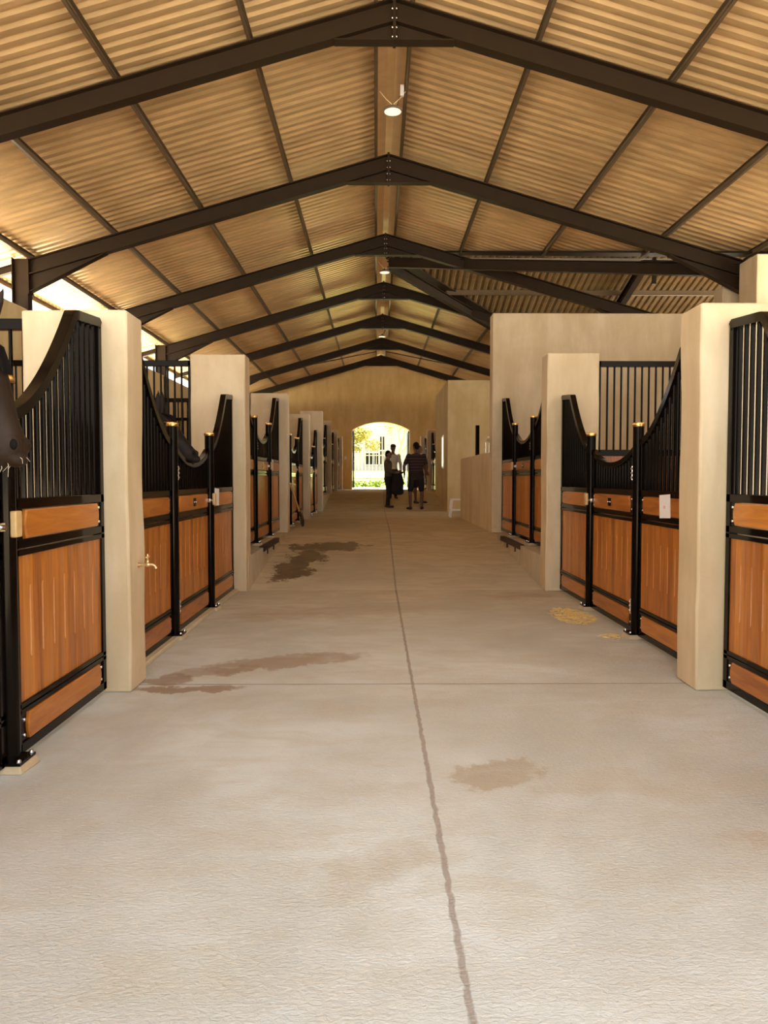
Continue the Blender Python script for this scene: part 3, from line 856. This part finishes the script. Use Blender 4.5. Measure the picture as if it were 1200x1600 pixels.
m = MB().rings(rs); m.tube([b0 + d0 * .20 + nn * .012, b0 + d0 * .30, b0 + d0 * .42], [.014, .022, .021], 10); m.build('blade', 'rust', t)

# white stool
t = thing('plastic_stool', 'white plastic stool standing at the far end of the low wall', 'stool', (1.83, 17.52, F1))
sw, sh = .13, .42
MB().rings([[(x * k, y * k, z) for x, y in ((-sw, -sw), (0, -sw - .008), (sw, -sw), (sw + .008, 0), (sw, sw), (0, sw + .008), (-sw, sw), (-sw - .008, 0))] for k, z in ((1, sh - .03), (1.03, sh - .012), (.96, sh), (.5, sh - .004))]).build('seat', 'white', t)
for sx in (-1, 1):
    for sy in (-1, 1):
        m = MB(); a = Vector((sx * .115, sy * .115, sh - .025)); b = Vector((sx * .155, sy * .155, 0))
        m.rings([[p + Vector((i * w, j * w, 0)) for i, j in ((-1, -1), (1, -1), (1, 1), (-1, 1))] for p, w in ((a, .022), (b, .017))]); m.build('leg', 'white', t)
for sx in (-1, 1): MB().box(sx * .128, -.13, .15, sx * .148, .13, .18).build('rung', 'white', t); MB().box(-.13, sx * .128, .15, .13, sx * .148, .18).build('rung', 'white', t)

# bottle on the low wall
t = thing('plastic_bottle', 'clear water bottle standing on top of the low wall', 'bottle', (XR + .14, 13.95, 1.70))
MB().lathe([(.004, 0), (.046, .002), (.050, .02), (.046, .06), (.050, .09), (.046, .13), (.050, .17), (.050, .21), (.034, .255), (.015, .28), (.014, .30)], n=20).build('bottle_body', 'glass', t)
MB().lathe([(.004, .300), (.017, .296), (.017, .318), (.004, .320)], n=14).build('bottle_cap', 'white', t)
# steel post in the side passage
t = thing('steel_post', 'black steel gate post standing in the passage behind the low wall', 'post', (2.36, 18.0, F1), kind='thing')
MB().box(-.045, -.045, 0, .045, .045, 2.12).build('post_tube', 'black', t, bevel=.005); MB().box(-.08, -.08, 0, .08, .08, .012).build('base_plate', 'black', t)
# switch
t = thing('light_switch', 'small white switch on the end wall left of the arched doorway', 'light switch', (-1.345, END, 2.16))
MB().box(-.055, -.012, -.07, .055, 0, .07).build('switch_plate', 'white', t, bevel=.004); MB().box(-.012, -.018, -.02, .012, -.012, .02).build('rocker', 'white', t)

# spilled straw
def straw(name, cx, cy, rx, ry, n, lab):
    m = MB(); r = random.Random(n)
    for i in range(n):
        a = r.uniform(0, 2 * PI); q = r.random() ** .7
        p = Vector((cx + rx * q * math.cos(a), cy + ry * q * math.sin(a), 0)); L = r.uniform(.012, .04); b = r.uniform(0, PI)
        if p.x > GR - .04: p.x = GR - .05 - r.uniform(0, .08)
        dz = r.uniform(.002, .012) * (1.6 - q); d = Vector((math.cos(b) * L, math.sin(b) * L, r.uniform(-.004, .006)))
        w = r.uniform(.0015, .004)
        p.z = zf(p.y) + dz + .002
        m.tube([p - d / 2, p + d / 2], w, 4)
    o = m.build(name, 'straw'); o['kind'] = 'stuff'; return tag(o, lab, 'straw')
straw('straw', 1.79, 6.95, .19, .42, 620, 'loose straw scattered at the foot of the right stall door')
straw('straw', 1.86, 6.02, .10, .12, 60, 'few wisps of straw by the post of the right stall door')
# ------------------------------------------------------------------ bodies
def remesh(mb, voxel, it, mat, name):
    o = bpy.data.objects.new('tmp', mb.mesh('tmp', None)); COL.objects.link(o)
    r = o.modifiers.new('r', 'REMESH'); r.mode = 'VOXEL'; r.voxel_size = voxel; r.use_smooth_shade = True
    if it:
        q = o.modifiers.new('s', 'SMOOTH'); q.factor = .5; q.iterations = it
    bpy.context.view_layer.update()
    me = bpy.data.meshes.new_from_object(o.evaluated_get(bpy.context.evaluated_depsgraph_get()))
    bpy.data.objects.remove(o)
    me.name = name; me.materials.clear(); me.materials.append(MAT[mat])
    me.polygons.foreach_set('use_smooth', [True] * len(me.polygons))
    return me

def hand(m, wr, d, w, curl, th=1):
    """palm, four fingers and a thumb; d along the fingers, w across the palm towards the thumb"""
    wr, d, w = Vector(wr), Vector(d).normalized(), Vector(w)
    w = (w - d * w.dot(d)).normalized(); n = d.cross(w) * th
    for k in range(5): m.cap(wr + w * (-.018 + .009 * k), .016, wr + d * .085 + w * (-.031 + .0155 * k), .013, 8)
    for k, L in enumerate((.060, .074, .080, .072)):
        b = wr + d * .088 + w * (-.033 + .022 * k)
        a1, a2 = curl, curl * 2.1
        d1 = d * math.cos(a1) + n * math.sin(a1); d2 = d * math.cos(a2) + n * math.sin(a2)
        m.cap(b, .0095, b + d1 * L * .5, .0088, 8); m.cap(b + d1 * L * .5, .0088, b + d1 * L * .5 + d2 * L * .5, .0072, 8)
    b = wr + d * .025 + w * .030; t1 = (d * .7 + w * .6 + n * .35).normalized(); t2 = (d * .95 + w * .1 + n * .35).normalized()
    m.cap(b, .013, b + t1 * .045, .011, 8); m.cap(b + t1 * .045, .011, b + t1 * .045 + t2 * .035, .008, 8)

TORSO = [(.84, .135, .10), (.93, .170, .118), (1.02, .155, .105), (1.10, .148, .10), (1.22, .165, .11), (1.34, .188, .118), (1.42, .180, .105), (1.475, .125, .085), (1.50, .075, .065)]
def oval(m, prof, k=1.0, add=0.0, n=18, yo=0):
    m.rings([[((rx * k + add) * math.cos(2 * PI * j / n), yo + (ry * k + add) * math.sin(2 * PI * j / n), z) for j in range(n)] for z, rx, ry in prof])
def figure(name, lab, loc, rz, H, J, skin, top, bottom, hair, shoes, sleeve=.6, shorts=False, bulk=1.0, cap=None):
    """standing person, local +y is the way they face, built 1.80 m tall then scaled"""
    t = thing('person', lab, 'person', loc, None, rz); t.scale = (H / 1.8,) * 3
    prof = [(z, rx * bulk, ry * bulk) for z, rx, ry in TORSO]
    m = MB(); oval(m, prof)
    yaw = J.get('head', 0); hm = Matrix.Rotation(yaw, 3, 'Z'); tilt = J.get('nod', 0)
    hm = hm @ Matrix.Rotation(tilt, 3, 'X')
    hc = Vector((0, .025, 1.685))
    def hp(x, y, z): return Vector((0, .005, 1.58)) + hm @ (Vector((x, y, z)) - Vector((0, .005, 1.58)))
    m.cap((0, -.012, 1.45), .066 * bulk ** .5, hp(0, .012, 1.60), .056, 12)
    m.ell(hp(0, .012, 1.695), (.077, .098, .108), rot=hm); m.ell(hp(0, .045, 1.625), (.055, .060, .062), rot=hm)
    m.ell(hp(0, .112, 1.668), (.013, .020, .026), 10, 7, hm); m.ell(hp(0, .098, 1.622), (.026, .012, .010), 10, 6, hm); m.ell(hp(0, .096, 1.715), (.050, .014, .010), 10, 6, hm); m.ell(hp(0, .098, 1.592), (.022, .014, .016), 10, 6, hm)
    for sx in (-1, 1): m.ell(hp(sx * .080, .002, 1.678), (.010, .022, .034), 10, 7, hm)
    for sx in (-1, 1):
        sh, el, wr = (Vector(p) for p in J['arm' + ('R' if sx > 0 else 'L')][:3])
        m.ell(sh, (.064, .062, .066)); m.cap(sh, .056 * bulk ** .5, el, .042); m.cap(el, .042, el.lerp(wr, .35), .041); m.cap(el.lerp(wr, .35), .041, wr, .027)
        hd = J['hand' + ('R' if sx > 0 else 'L')]
        hand(m, wr, hd[0], hd[1], hd[2], sx)
        hip, kn, an, toe = (Vector(p) for p in J['leg' + ('R' if sx > 0 else 'L')])
        m.cap(hip, .088 * bulk ** .5, kn, .056); m.cap(kn, .054, an, .037); c = kn.lerp(an, .30); m.ell(c + Vector((0, -.018, 0)), (.050, .052, .11))
        m.cap(an - Vector((0, .035, .035)), .038, an - Vector((0, -.02, .04)), .036); m.cap(an - Vector((0, -.01, .045)), .036, toe, .026)
    b = link('body', remesh(m, .0075, 3, skin, 'body'), t)
    # clothes
    m = MB(); lo = .86 if shorts or True else 1.0
    oval(m, [p for p in prof if p[0] >= 1.0][:0] + [(.90, prof[1][1] + .004, prof[1][2] + .006)] + [(z, rx + .012, ry + .014) for z, rx, ry in prof if z >= 1.0 and z < 1.49])
    for sx in (-1, 1):
        sh, el, wr = (Vector(p) for p in J['arm' + ('R' if sx > 0 else 'L')][:3])
        m.ell(sh, (.074, .072, .076)); m.cap(sh, .068 * bulk ** .5, sh.lerp(el, min(1, sleeve)), .060 if sleeve < 1 else .052)
        if sleeve > 1: m.cap(el, .052, el.lerp(wr, min(.93, sleeve - 1)), .038)
    m.lathe([(.070, 0), (.074, .02), (.066, .045), (.058, .05)], (0, -.012, 1.475), 14)
    link('shirt', remesh(m, .011, 3, top, 'shirt'), t)
    m = MB()
    oval(m, [(.80, prof[0][1] + .018, prof[0][2] + .02), (.93, prof[1][1] + .014, prof[1][2] + .014), (1.0, prof[2][1] + .012, prof[2][2] + .012)])
    for sx in (-1, 1):
        hip, kn, an, toe = (Vector(p) for p in J['leg' + ('R' if sx > 0 else 'L')])
        if shorts: m.cap(hip, .100 * bulk ** .5, hip.lerp(kn, .86), .084)
        else: m.cap(hip, .098, kn, .066); m.cap(kn, .066, an, .052)
    link('shorts' if shorts else 'trousers', remesh(m, .011, 3, bottom, 'lower'), t)
    for sx in (-1, 1):
        hip, kn, an, toe = (Vector(p) for p in J['leg' + ('R' if sx > 0 else 'L')])
        m = MB(); m.cap(an - Vector((0, .035, .040)), .045, an - Vector((0, -.02, .044)), .043); m.cap(an - Vector((0, -.01, .048)), .043, toe, .032)
        m.v = [(x, y, max(z, .0)) for x, y, z in m.v]
        link('shoe', remesh(m, .008, 2, shoes, 'shoe'), t)
    m = MB()
    m.ell(hp(0, -.006, 1.722), (.083, .098, .092), rot=hm); m.ell(hp(0, -.045, 1.675), (.074, .062, .075), rot=hm)
    m2 = MB(); m2.v, m2.f = list(m.v), list(m.f)
    link('hair', remesh(m, .009, 2, hair, 'hair'), t)
    if cap:
        m = MB(); m.ell(hp(0, .004, 1.755), (.092, .110, .072), rot=hm); m.ell(hp(0, .125, 1.735), (.070, .062, .010), rot=hm)
        link('cap', remesh(m, .007, 2, cap, 'cap'), t)
    for sx in (-1, 1): MB().ell(hp(sx * .032, .098, 1.692), (.012, .009, .010), 10, 7, hm).build('eye', 'eye', t)
    return t
def legs(dx=.10, fl=(0, 0), out=.02, kb=.01):
    return {'legR': ((.095, 0, .90), (dx + .005, kb + fl[0] * .5, .49), (dx, fl[0], .085), (dx + out, fl[0] + .15, .03)),
            'legL': ((-.095, 0, .90), (-dx - .005, kb + fl[1] * .5, .49), (-dx, fl[1], .085), (-dx - out, fl[1] + .15, .03))}
J = dict(legs(.155, (.02, -.02), .06), armR=((.205, -.01, 1.425), (.285, -.04, 1.15), (.275, .07, .92)), armL=((-.205, -.01, 1.425), (-.325, .00, 1.17), (-.30, .10, .93)),
         handR=((-.02, .1, -1), (0, 1, .1), .35), handL=((.02, .05, -1), (0, 1, .1), .3), head=.35, nod=-.10)
figure('man', 'person seen from behind in a striped polo shirt and dark shorts', (1.085, 21.0, zf(21.0)), .12, 1.83, J, 'skin2', 'stripe', 'navy', 'hair', 'leather', .72, True, 1.20)
J = dict(legs(.085, (.03, -.04), .01), armR=((.19, .0, 1.42), (.215, .03, 1.14), (.11, .27, 1.10)), armL=((-.19, .0, 1.42), (-.215, .04, 1.14), (-.09, .29, 1.12)),
         handR=((-.2, 1, .05), (-1, 0, .5), .5), handL=((.2, 1, .05), (1, 0, .5), .5), head=-.15, nod=-.06)
figure('boy', 'person in dark grey top and black trousers, turned sideways, carrying a dark bundle', (.325, 21.4, zf(21.4)), -PI / 2 - .2, 1.575, J, 'skin', 'olive', 'navy', 'hair', 'leather', 1.9, False, .98)
J = dict(legs(.09, (.02, 0), .03), armR=((.19, .0, 1.42), (.255, .0, 1.15), (.235, .10, .92)), armL=((-.19, .0, 1.42), (-.255, .0, 1.15), (-.25, .10, .92)),
         handR=((-.02, .1, -1), (0, 1, 0), .3), handL=((.02, .1, -1), (0, 1, 0), .3), head=.25, nod=-.12)
figure('rider', 'person in a white long-sleeved shirt and dark cap, facing the camera before the doorway', (.50, 23.2, zf(23.2)), PI + .1, 1.62, J, 'skin', 'whitecloth', 'navy', 'hair', 'leather', 1.9, False, .95, 'navy')
J = dict(legs(.16, (.03, 0), .04), armR=((.195, .0, 1.42), (.23, .02, 1.15), (.16, .16, 1.02)), armL=((-.195, .0, 1.42), (-.23, .02, 1.15), (-.20, .15, .98)),
         handR=((-.2, .6, -.6), (0, 1, .3), .4), handL=((.2, .6, -.6), (0, 1, .3), .4), head=.2, nod=-.1)
figure('other', 'person hidden behind the striped polo shirt, only legs and dark shoes showing', (1.215, 22.2, zf(22.2)), PI + .75, 1.66, J, 'skin2', 'navy', 'navy', 'hair', 'leather', .7, True, .95)

# dark bundle carried over the forearms
m = MB(); r = random.Random(4)
prof = [(.02, .10, .07), (.05, .17, .12), (.16, .185, .135), (.30, .175, .125), (.42, .150, .11), (.52, .125, .095), (.585, .09, .07), (.61, .03, .03)]
oval(m, prof, n=22); m.v = [tuple(Vector(p) + mnoise.noise_vector(Vector(p) * 7) * .030) for p in m.v]
m.cap((.02, 0, .55), .06, (.17, -.05, .60), .028); m.cap((-.05, 0, .52), .07, (.08, .06, .62), .04); m.cap((.10, 0, .06), .09, (-.08, 0, .05), .08); m.cap((.10, -.04, .5), .05, (.155, -.04, .30), .05)
o = link('jacket_bundle', remesh(m, .011, 2, 'navy', 'bundle')); o.location = (.575, 21.36, .835)
tag(o, 'dark bundled jacket hanging from the arms of the person turned sideways', 'bundle')

# ------------------------------------------------------------------ horses
def horse(lab, loc, poll, nose, coat, whiskers, rz=0):
    t = thing('horse', lab, 'horse', loc, None, rz)
    m = MB(); P, Q = Vector(poll), Vector(nose)
    # barrel, chest and quarters
    rs = []
    for x, zc, ry, rz_ in ((-.98, 1.13, .05, .08), (-.94, 1.13, .18, .24), (-.78, 1.14, .27, .33), (-.55, 1.13, .29, .33), (-.25, 1.07, .29, .33), (.05, 1.03, .29, .35), (.32, 1.06, .27, .36), (.50, 1.10, .24, .33), (.62, 1.10, .19, .25), (.68, 1.10, .06, .10)):
        rs.append([(x, ry * math.cos(2 * PI * k / 20), zc + rz_ * math.sin(2 * PI * k / 20)) for k in range(20)])
    m.rings(rs)
    m.ell((.28, 0, 1.40), (.22, .10, .13))
    # neck
    a = Vector((.42, 0, 1.22)); n0 = P - Vector((.02, 0, .01))
    mid = a.lerp(n0, .55) + Vector((.0, 0, .03))
    rs = []
    for i in range(9):
        u = i / 8; c = a.lerp(mid, u * 2) if u < .5 else mid.lerp(n0, u * 2 - 1)
        d = (n0 - a).normalized(); up = Vector((-d.z, 0, d.x)); hgt = .30 - .185 * u; wid = .17 - .085 * u
        rs.append([c + up * (hgt * math.sin(2 * PI * k / 18)) + Vector((0, wid * math.cos(2 * PI * k / 18), 0)) for k in range(18)])
    m.rings(rs)
    # head: a tapering wedge from poll to muzzle, deep at the jaw, square at the nose
    d = (Q - P).normalized(); fr = Vector((-d.z, 0, d.x))      # fr points out of the face
    if fr.x < 0: fr = -fr
    L = (Q - P).length
    rs = []
    for u, hf, hb, w in ((-.14, .055, .07, .055), (-.05, .085, .115, .085), (.08, .098, .150, .100), (.22, .100, .165, .108), (.36, .095, .150, .104), (.50, .086, .115, .090), (.64, .076, .085, .074), (.78, .068, .070, .062), (.90, .064, .066, .060), (1.0, .062, .064, .062), (1.08, .050, .052, .054), (1.13, .028, .030, .034)):
        c = P + d * (L * u); ring = []
        for k in range(20):
            q = 2 * PI * k / 20; cs, sn = math.cos(q), math.sin(q)
            h = hf if sn > 0 else hb
            e = lambda v, p: math.copysign(abs(v) ** p, v)
            ring.append(c + fr * (h * e(sn, .85)) + Vector((0, w * e(cs, .85), 0)))
        rs.append(ring)
    m.rings(rs)
    # muzzle: nostril wings, lips and chin
    for sy in (-1, 1):
        m.ell(P + d * (L * 1.00) + fr * .034 + Vector((0, sy * .044, 0)), (.030, .022, .034))
        m.ell(P + d * (L * .17) + fr * .055 + Vector((0, sy * .088, 0)), (.045, .022, .034))
        m.ell(P + d * (L * .20) - fr * .10 + Vector((0, sy * .058, 0)), (.085, .042, .095))
    m.ell(P + d * (L * 1.12) + fr * .010, (.038, .046, .032)); m.ell(P + d * (L * 1.07) - fr * .052, (.038, .040, .040))
    for sy in (-1, 1):   # ears, pricked
        b = P - d * .045 + fr * .055 + Vector((0, sy * .055, 0)); tip = b - d * .140 + fr * .150 + Vector((0, sy * .012, 0))
        m.tube([b - fr * .0, b.lerp(tip, .35), b.lerp(tip, .7), tip], [.024, .030, .021, .004], 10)
    # legs
    for x, y, fore in ((.45, .17, 1), (.45, -.17, 1), (-.72, .17, 0), (-.72, -.17, 0)):
        if fore: pts = [((x, y, 1.05), .12), ((x + .02, y * .95, .82), .082), ((x + .01, y * .9, .52), .052), ((x, y * .9, .47), .055), ((x + .005, y * .9, .40), .040), ((x, y * .9, .18), .034), ((x + .02, y * .9, .11), .042), ((x + .05, y * .9, .06), .045)]
        else: pts = [((x, y, 1.10), .19), ((x + .10, y, .86), .125), ((x - .02, y * .95, .68), .075), ((x - .16, y * .9, .55), .052), ((x - .17, y * .9, .49), .050), ((x - .13, y * .9, .36), .040), ((x - .10, y * .9, .18), .036), ((x - .07, y * .9, .11), .043), ((x - .03, y * .9, .06), .046)]
        for (p, ra), (q, rb) in zip(pts[:-1], pts[1:]): m.cap(p, ra, q, rb)
        p = Vector(pts[-1][0]); m.tube([p + Vector((-.005, 0, .02)), p + Vector((.02, 0, -.055))], [.048, .062], 14)
    b = link('body', remesh(m, .011, 3, coat, 'body'), t)
    # mane, forelock, tail, eyes, nostrils
    m = MB()
    for i in range(26):
        u = i / 25; c = a.lerp(mid, u * 2) if u < .5 else mid.lerp(n0, u * 2 - 1)
        dn = (n0 - a).normalized(); up = Vector((-dn.z, 0, dn.x)); top = c + up * (.29 - .18 * u)
        m.tube([top - up * .02, top + up * .012 + Vector((0, -.04, 0)), top - up * .05 + Vector((0, -.095 + .03 * u, -.02)), top - up * .14 + Vector((0, -.11 + .04 * u, -.03))], [.022, .020, .014, .004], 7)
    for i in range(5):
        m.tube([P - d * .03 + fr * .08, P + d * .03 + fr * .115 + Vector((0, (i - 2) * .012, 0)), P + d * .13 + fr * .108 + Vector((0, (i - 2) * .018, 0))], [.014, .012, .003], 7)
    m.build('mane', 'mane', t)
    m = MB(); m.tube([(-.96, 0, 1.30), (-1.06, 0, 1.20), (-1.10, 0, .9), (-1.08, 0, .5)], [.035, .06, .075, .02], 12); m.build('tail', 'mane', t)
    for sy in (-1, 1):
        MB().ell(P + d * (L * .17) + fr * .060 + Vector((0, sy * .098, 0)), (.024, .014, .019)).build('eye', 'eye', t)
        MB().ell(P + d * (L * 1.01) + fr * .044 + Vector((0, sy * .060, 0)), (.014, .008, .020)).build('nostril', 'mane', t)
    if whiskers:
        r = random.Random(3)
        for i in range(9):
            b = P + d * (L * r.uniform(1.0, 1.12)) + fr * r.uniform(-.075, .03) + Vector((0, r.uniform(-.05, .02), 0)); e = Vector((r.uniform(-.02, .05), r.uniform(-.06, .01), r.uniform(-.09, -.03)))
            MB().tube([b, b + e * .5 + Vector((.01, 0, 0)), b + e], [.0009, .0007, .0004], 5).build('whisker', 'whisker', t)
    return t
horse('brown horse\'s head hanging over the nearest left stall door, at the photo edge', (-2.90, 2.83, .012), (1.41, 0, 1.70), (1.562, 0, 1.352), 'coat', True)
horse('black horse with lowered head behind the second left stall door', (-3.13, 6.62, .012), (1.27, 0, 1.72), (1.545, 0, 1.435), 'coat2', False)

# ------------------------------------------------------------------ outside beyond the arch
mb = MB(); n = 14
yy = [END + .3, 35.2, 37, 40, 45, 52, 60, 80]; hh = [F2 - .01, F2 - .01, F2 + .05, 1.05, 1.35, 1.75, 1.95, 2.0]
vs = [(-11 + 22 * i / n, y, h) for y, h in zip(yy, hh) for i in range(n + 1)]
fs = [(j * (n + 1) + i, j * (n + 1) + i + 1, (j + 1) * (n + 1) + i + 1, (j + 1) * (n + 1) + i) for j in range(len(yy) - 1) for i in range(n)]
struct(mb.add(vs, fs).build('lawn', 'lawn'))
struct(MB().box(-3, END + .32, .2, 3.4, END + 1.9, F2 + .004).build('path', 'ground'))
t = thing('house', 'white house with tall sash windows seen through the arched doorway', 'house', (0, 56, 1.8))
wins = [(-.85, .18, 2.25 - 1.8, 4.05 - 1.8, 3), (.05 - .02, .48, 2.25 - 1.8, 4.35 - 1.8, 2), (-3.2, -2.2, .45, 2.25, 3), (2.6, 3.6, .45, 2.25, 3)]
MB().box(-9, 0, -.6, 9, 6, 6.2).build('house_wall', 'house', t); MB().prism([(-9.4, 6.2), (9.4, 6.2), (8, 8.2), (-8, 8.2)], 1, -.4, 6.4).build('roof', 'bark', t)
for x0, x1, z0, z1, n in wins[:1] + [(.24, .62, .45, 2.55, 2)] + wins[2:]:
    m = MB(); zm = (z0 + z1) / 2
    for i in range(n + 1): xx = x0 + (x1 - x0) * i / n; m.box(xx - .035, -.05, z0, xx + .035, .0, z1)
    for z in (z0, zm, z1): m.box(x0 - .05, -.06, z - .045, x1 + .05, 0, z + .045)
    f = m.build('window', 'house', t)
    for i in range(n):
        for za, zb in ((z0, zm), (zm, z1)): MB().box(x0 + (x1 - x0) * i / n + .035, -.02, za, x0 + (x1 - x0) * (i + 1) / n - .035, -.004, zb).build('pane', 'pane' if za == z0 or n == 2 else 'blind', f)
# slim pale fence
t = thing('picket_fence', 'slim pale metal fence on the lawn outside the arched doorway', 'fence', (0, 38.5, .9))
MB().box(-5, -.015, .18, 5, .015, .22).build('rail', 'fence', t); MB().box(-5, -.015, 1.5, 5, .015, 1.54).build('rail', 'fence', t)
for i in range(57): link('picket', rod(.011, 1.75, 'fence', 6), t, (-5 + 10 * i / 56, -.02, 0))
def leaves(m, c, rad, n, size, r):
    for i in range(n):
        while True:
            v = Vector((r.uniform(-1, 1), r.uniform(-1, 1), r.uniform(-1, 1)))
            if v.length < 1: break
        p = Vector(c) + Vector((v.x * rad[0], v.y * rad[1], v.z * rad[2]))
        a = Vector((r.gauss(0, 1), r.gauss(0, 1), r.gauss(0, .6))).normalized(); b = a.cross(Vector((r.gauss(0, 1), r.gauss(0, 1), r.gauss(0, 1)))).normalized()
        s = size * r.uniform(.6, 1.3)
        m.add([p - a * s, p + b * s * .45, p + a * s, p - b * s * .45], [(0, 1, 2, 3)])
def tree(lab, loc, trunk, clumps, mat, seed, size, bark='bark'):
    r = random.Random(seed); t = thing('tree', lab, 'tree', loc)
    m = MB()
    for path, rad in trunk: m.tube(path, rad, 9)
    m.build('trunk', bark, t)
    if clumps:
        m = MB()
        for c, rad, n in clumps: leaves(m, c, rad, n, size, r)
        f = m.build('foliage', mat, t, recalc=False); f['kind'] = 'stuff'
r = random.Random(11)
cl = [((r.uniform(-1.9, .9), r.uniform(-.8, .8), r.uniform(1.9, 3.9)), (.5, .5, .36), 190) for i in range(17)] + [((-.9 + .25 * i, 0, 1.75 - .1 * (i % 2)), (.35, .4, .25), 90) for i in range(4)]
tree('leafy yellow-green tree outside, upper left of the arched doorway', (-1.0, 44, 1.3), [([(-.9, 0, 0), (-.85, 0, 1.2), (-.7, 0, 2.4), (-.3, 0, 3.4)], [.13, .11, .08, .03]), ([(-.82, 0, 1.5), (-.1, .1, 2.4), (.6, 0, 2.9)], [.06, .05, .02]), ([(-.80, 0, 1.9), (-1.5, -.1, 2.6)], [.05, .02])], cl, 'leaf', 5, .085)
cl = [((r.uniform(-.6, 1.0), r.uniform(-.5, .5), r.uniform(2.6, 3.9)), (.45, .4, .4), 70) for i in range(8)]
tree('slender tree with slanting pale branches outside, right side of the arched doorway', (1.15, 46, 1.4), [([(.0, 0, 0), (.1, 0, 1.2), (.5, 0, 2.4), (.7, 0, 4)], [.09, .075, .05, .03]), ([(.05, 0, .9), (-.25, 0, 2.0), (-.2, 0, 3.3)], [.05, .035, .015]), ([(.1, 0, 1.1), (.75, 0, 1.9), (1.2, 0, 3.2)], [.05, .035, .015]), ([(.3, 0, 1.9), (.1, 0, 2.8), (.15, 0, 3.8)], [.035, .025, .012])], cl, 'leaf', 9, .07)
for i, (x, y, w) in enumerate(((-1.15, 37.2, .5), (-.45, 37.4, .42), (.1, 37.0, .4), (1.05, 37.4, .45))):
    t = thing('low_shrub', ['low green shrub outside at the left foot of the doorway view', 'low green shrub outside, second from the left of the doorway', 'low green shrub outside behind the sideways person\'s legs', 'low green shrub outside between the striped shirt person and the bundle'][i], 'shrub', (x, y, F2 + .06), 'low shrubs outside the doorway')
    m = MB(); leaves(m, (0, 0, .16), (w, .3, .17), 330, .06, random.Random(i + 20)); f = m.build('foliage', 'leaf2', t, recalc=False)
    MB().tube([(0, 0, 0), (.02, 0, .12), (.05, .02, .25)], [.015, .012, .004], 6).build('stem', 'bark', t)

# ------------------------------------------------------------------ camera, light, view
cam = bpy.data.cameras.new('camera'); co = bpy.data.objects.new('camera', cam); COL.objects.link(co)
cam.sensor_fit = 'VERTICAL'; cam.sensor_height = 36; cam.lens = 36 * 1202 / 1600; cam.clip_start = .02; cam.clip_end = 400
co.location = (0, 0, CAMZ); co.rotation_euler = ((90 - 2.477) * D2R, 0, -.572 * D2R)
S.camera = co
w = bpy.data.worlds.new('sky'); S.world = w; w.use_nodes = True
nt = w.node_tree; bg = nt.nodes['Background']; bg.inputs[0].default_value = (.86, .935, 1.0, 1); bg.inputs[1].default_value = 1.5
sun = bpy.data.lights.new('sun', 'SUN'); so = bpy.data.objects.new('sun', sun); COL.objects.link(so)
sun.energy = 24.0; sun.color = (1, .92, .78); sun.angle = .012
so.rotation_euler = Vector((.52, -.18, -.84)).to_track_quat('-Z', 'Y').to_euler(); so.location = (-20, 10, 30)
S.view_settings.view_transform = 'Standard'; S.view_settings.look = 'None'; S.view_settings.exposure = 1.05; S.view_settings.gamma = 1.0
S.cycles.max_bounces = 14; S.cycles.diffuse_bounces = 10; S.cycles.glossy_bounces = 5; S.cycles.sample_clamp_indirect = 20.0
S.cycles.use_denoising = True
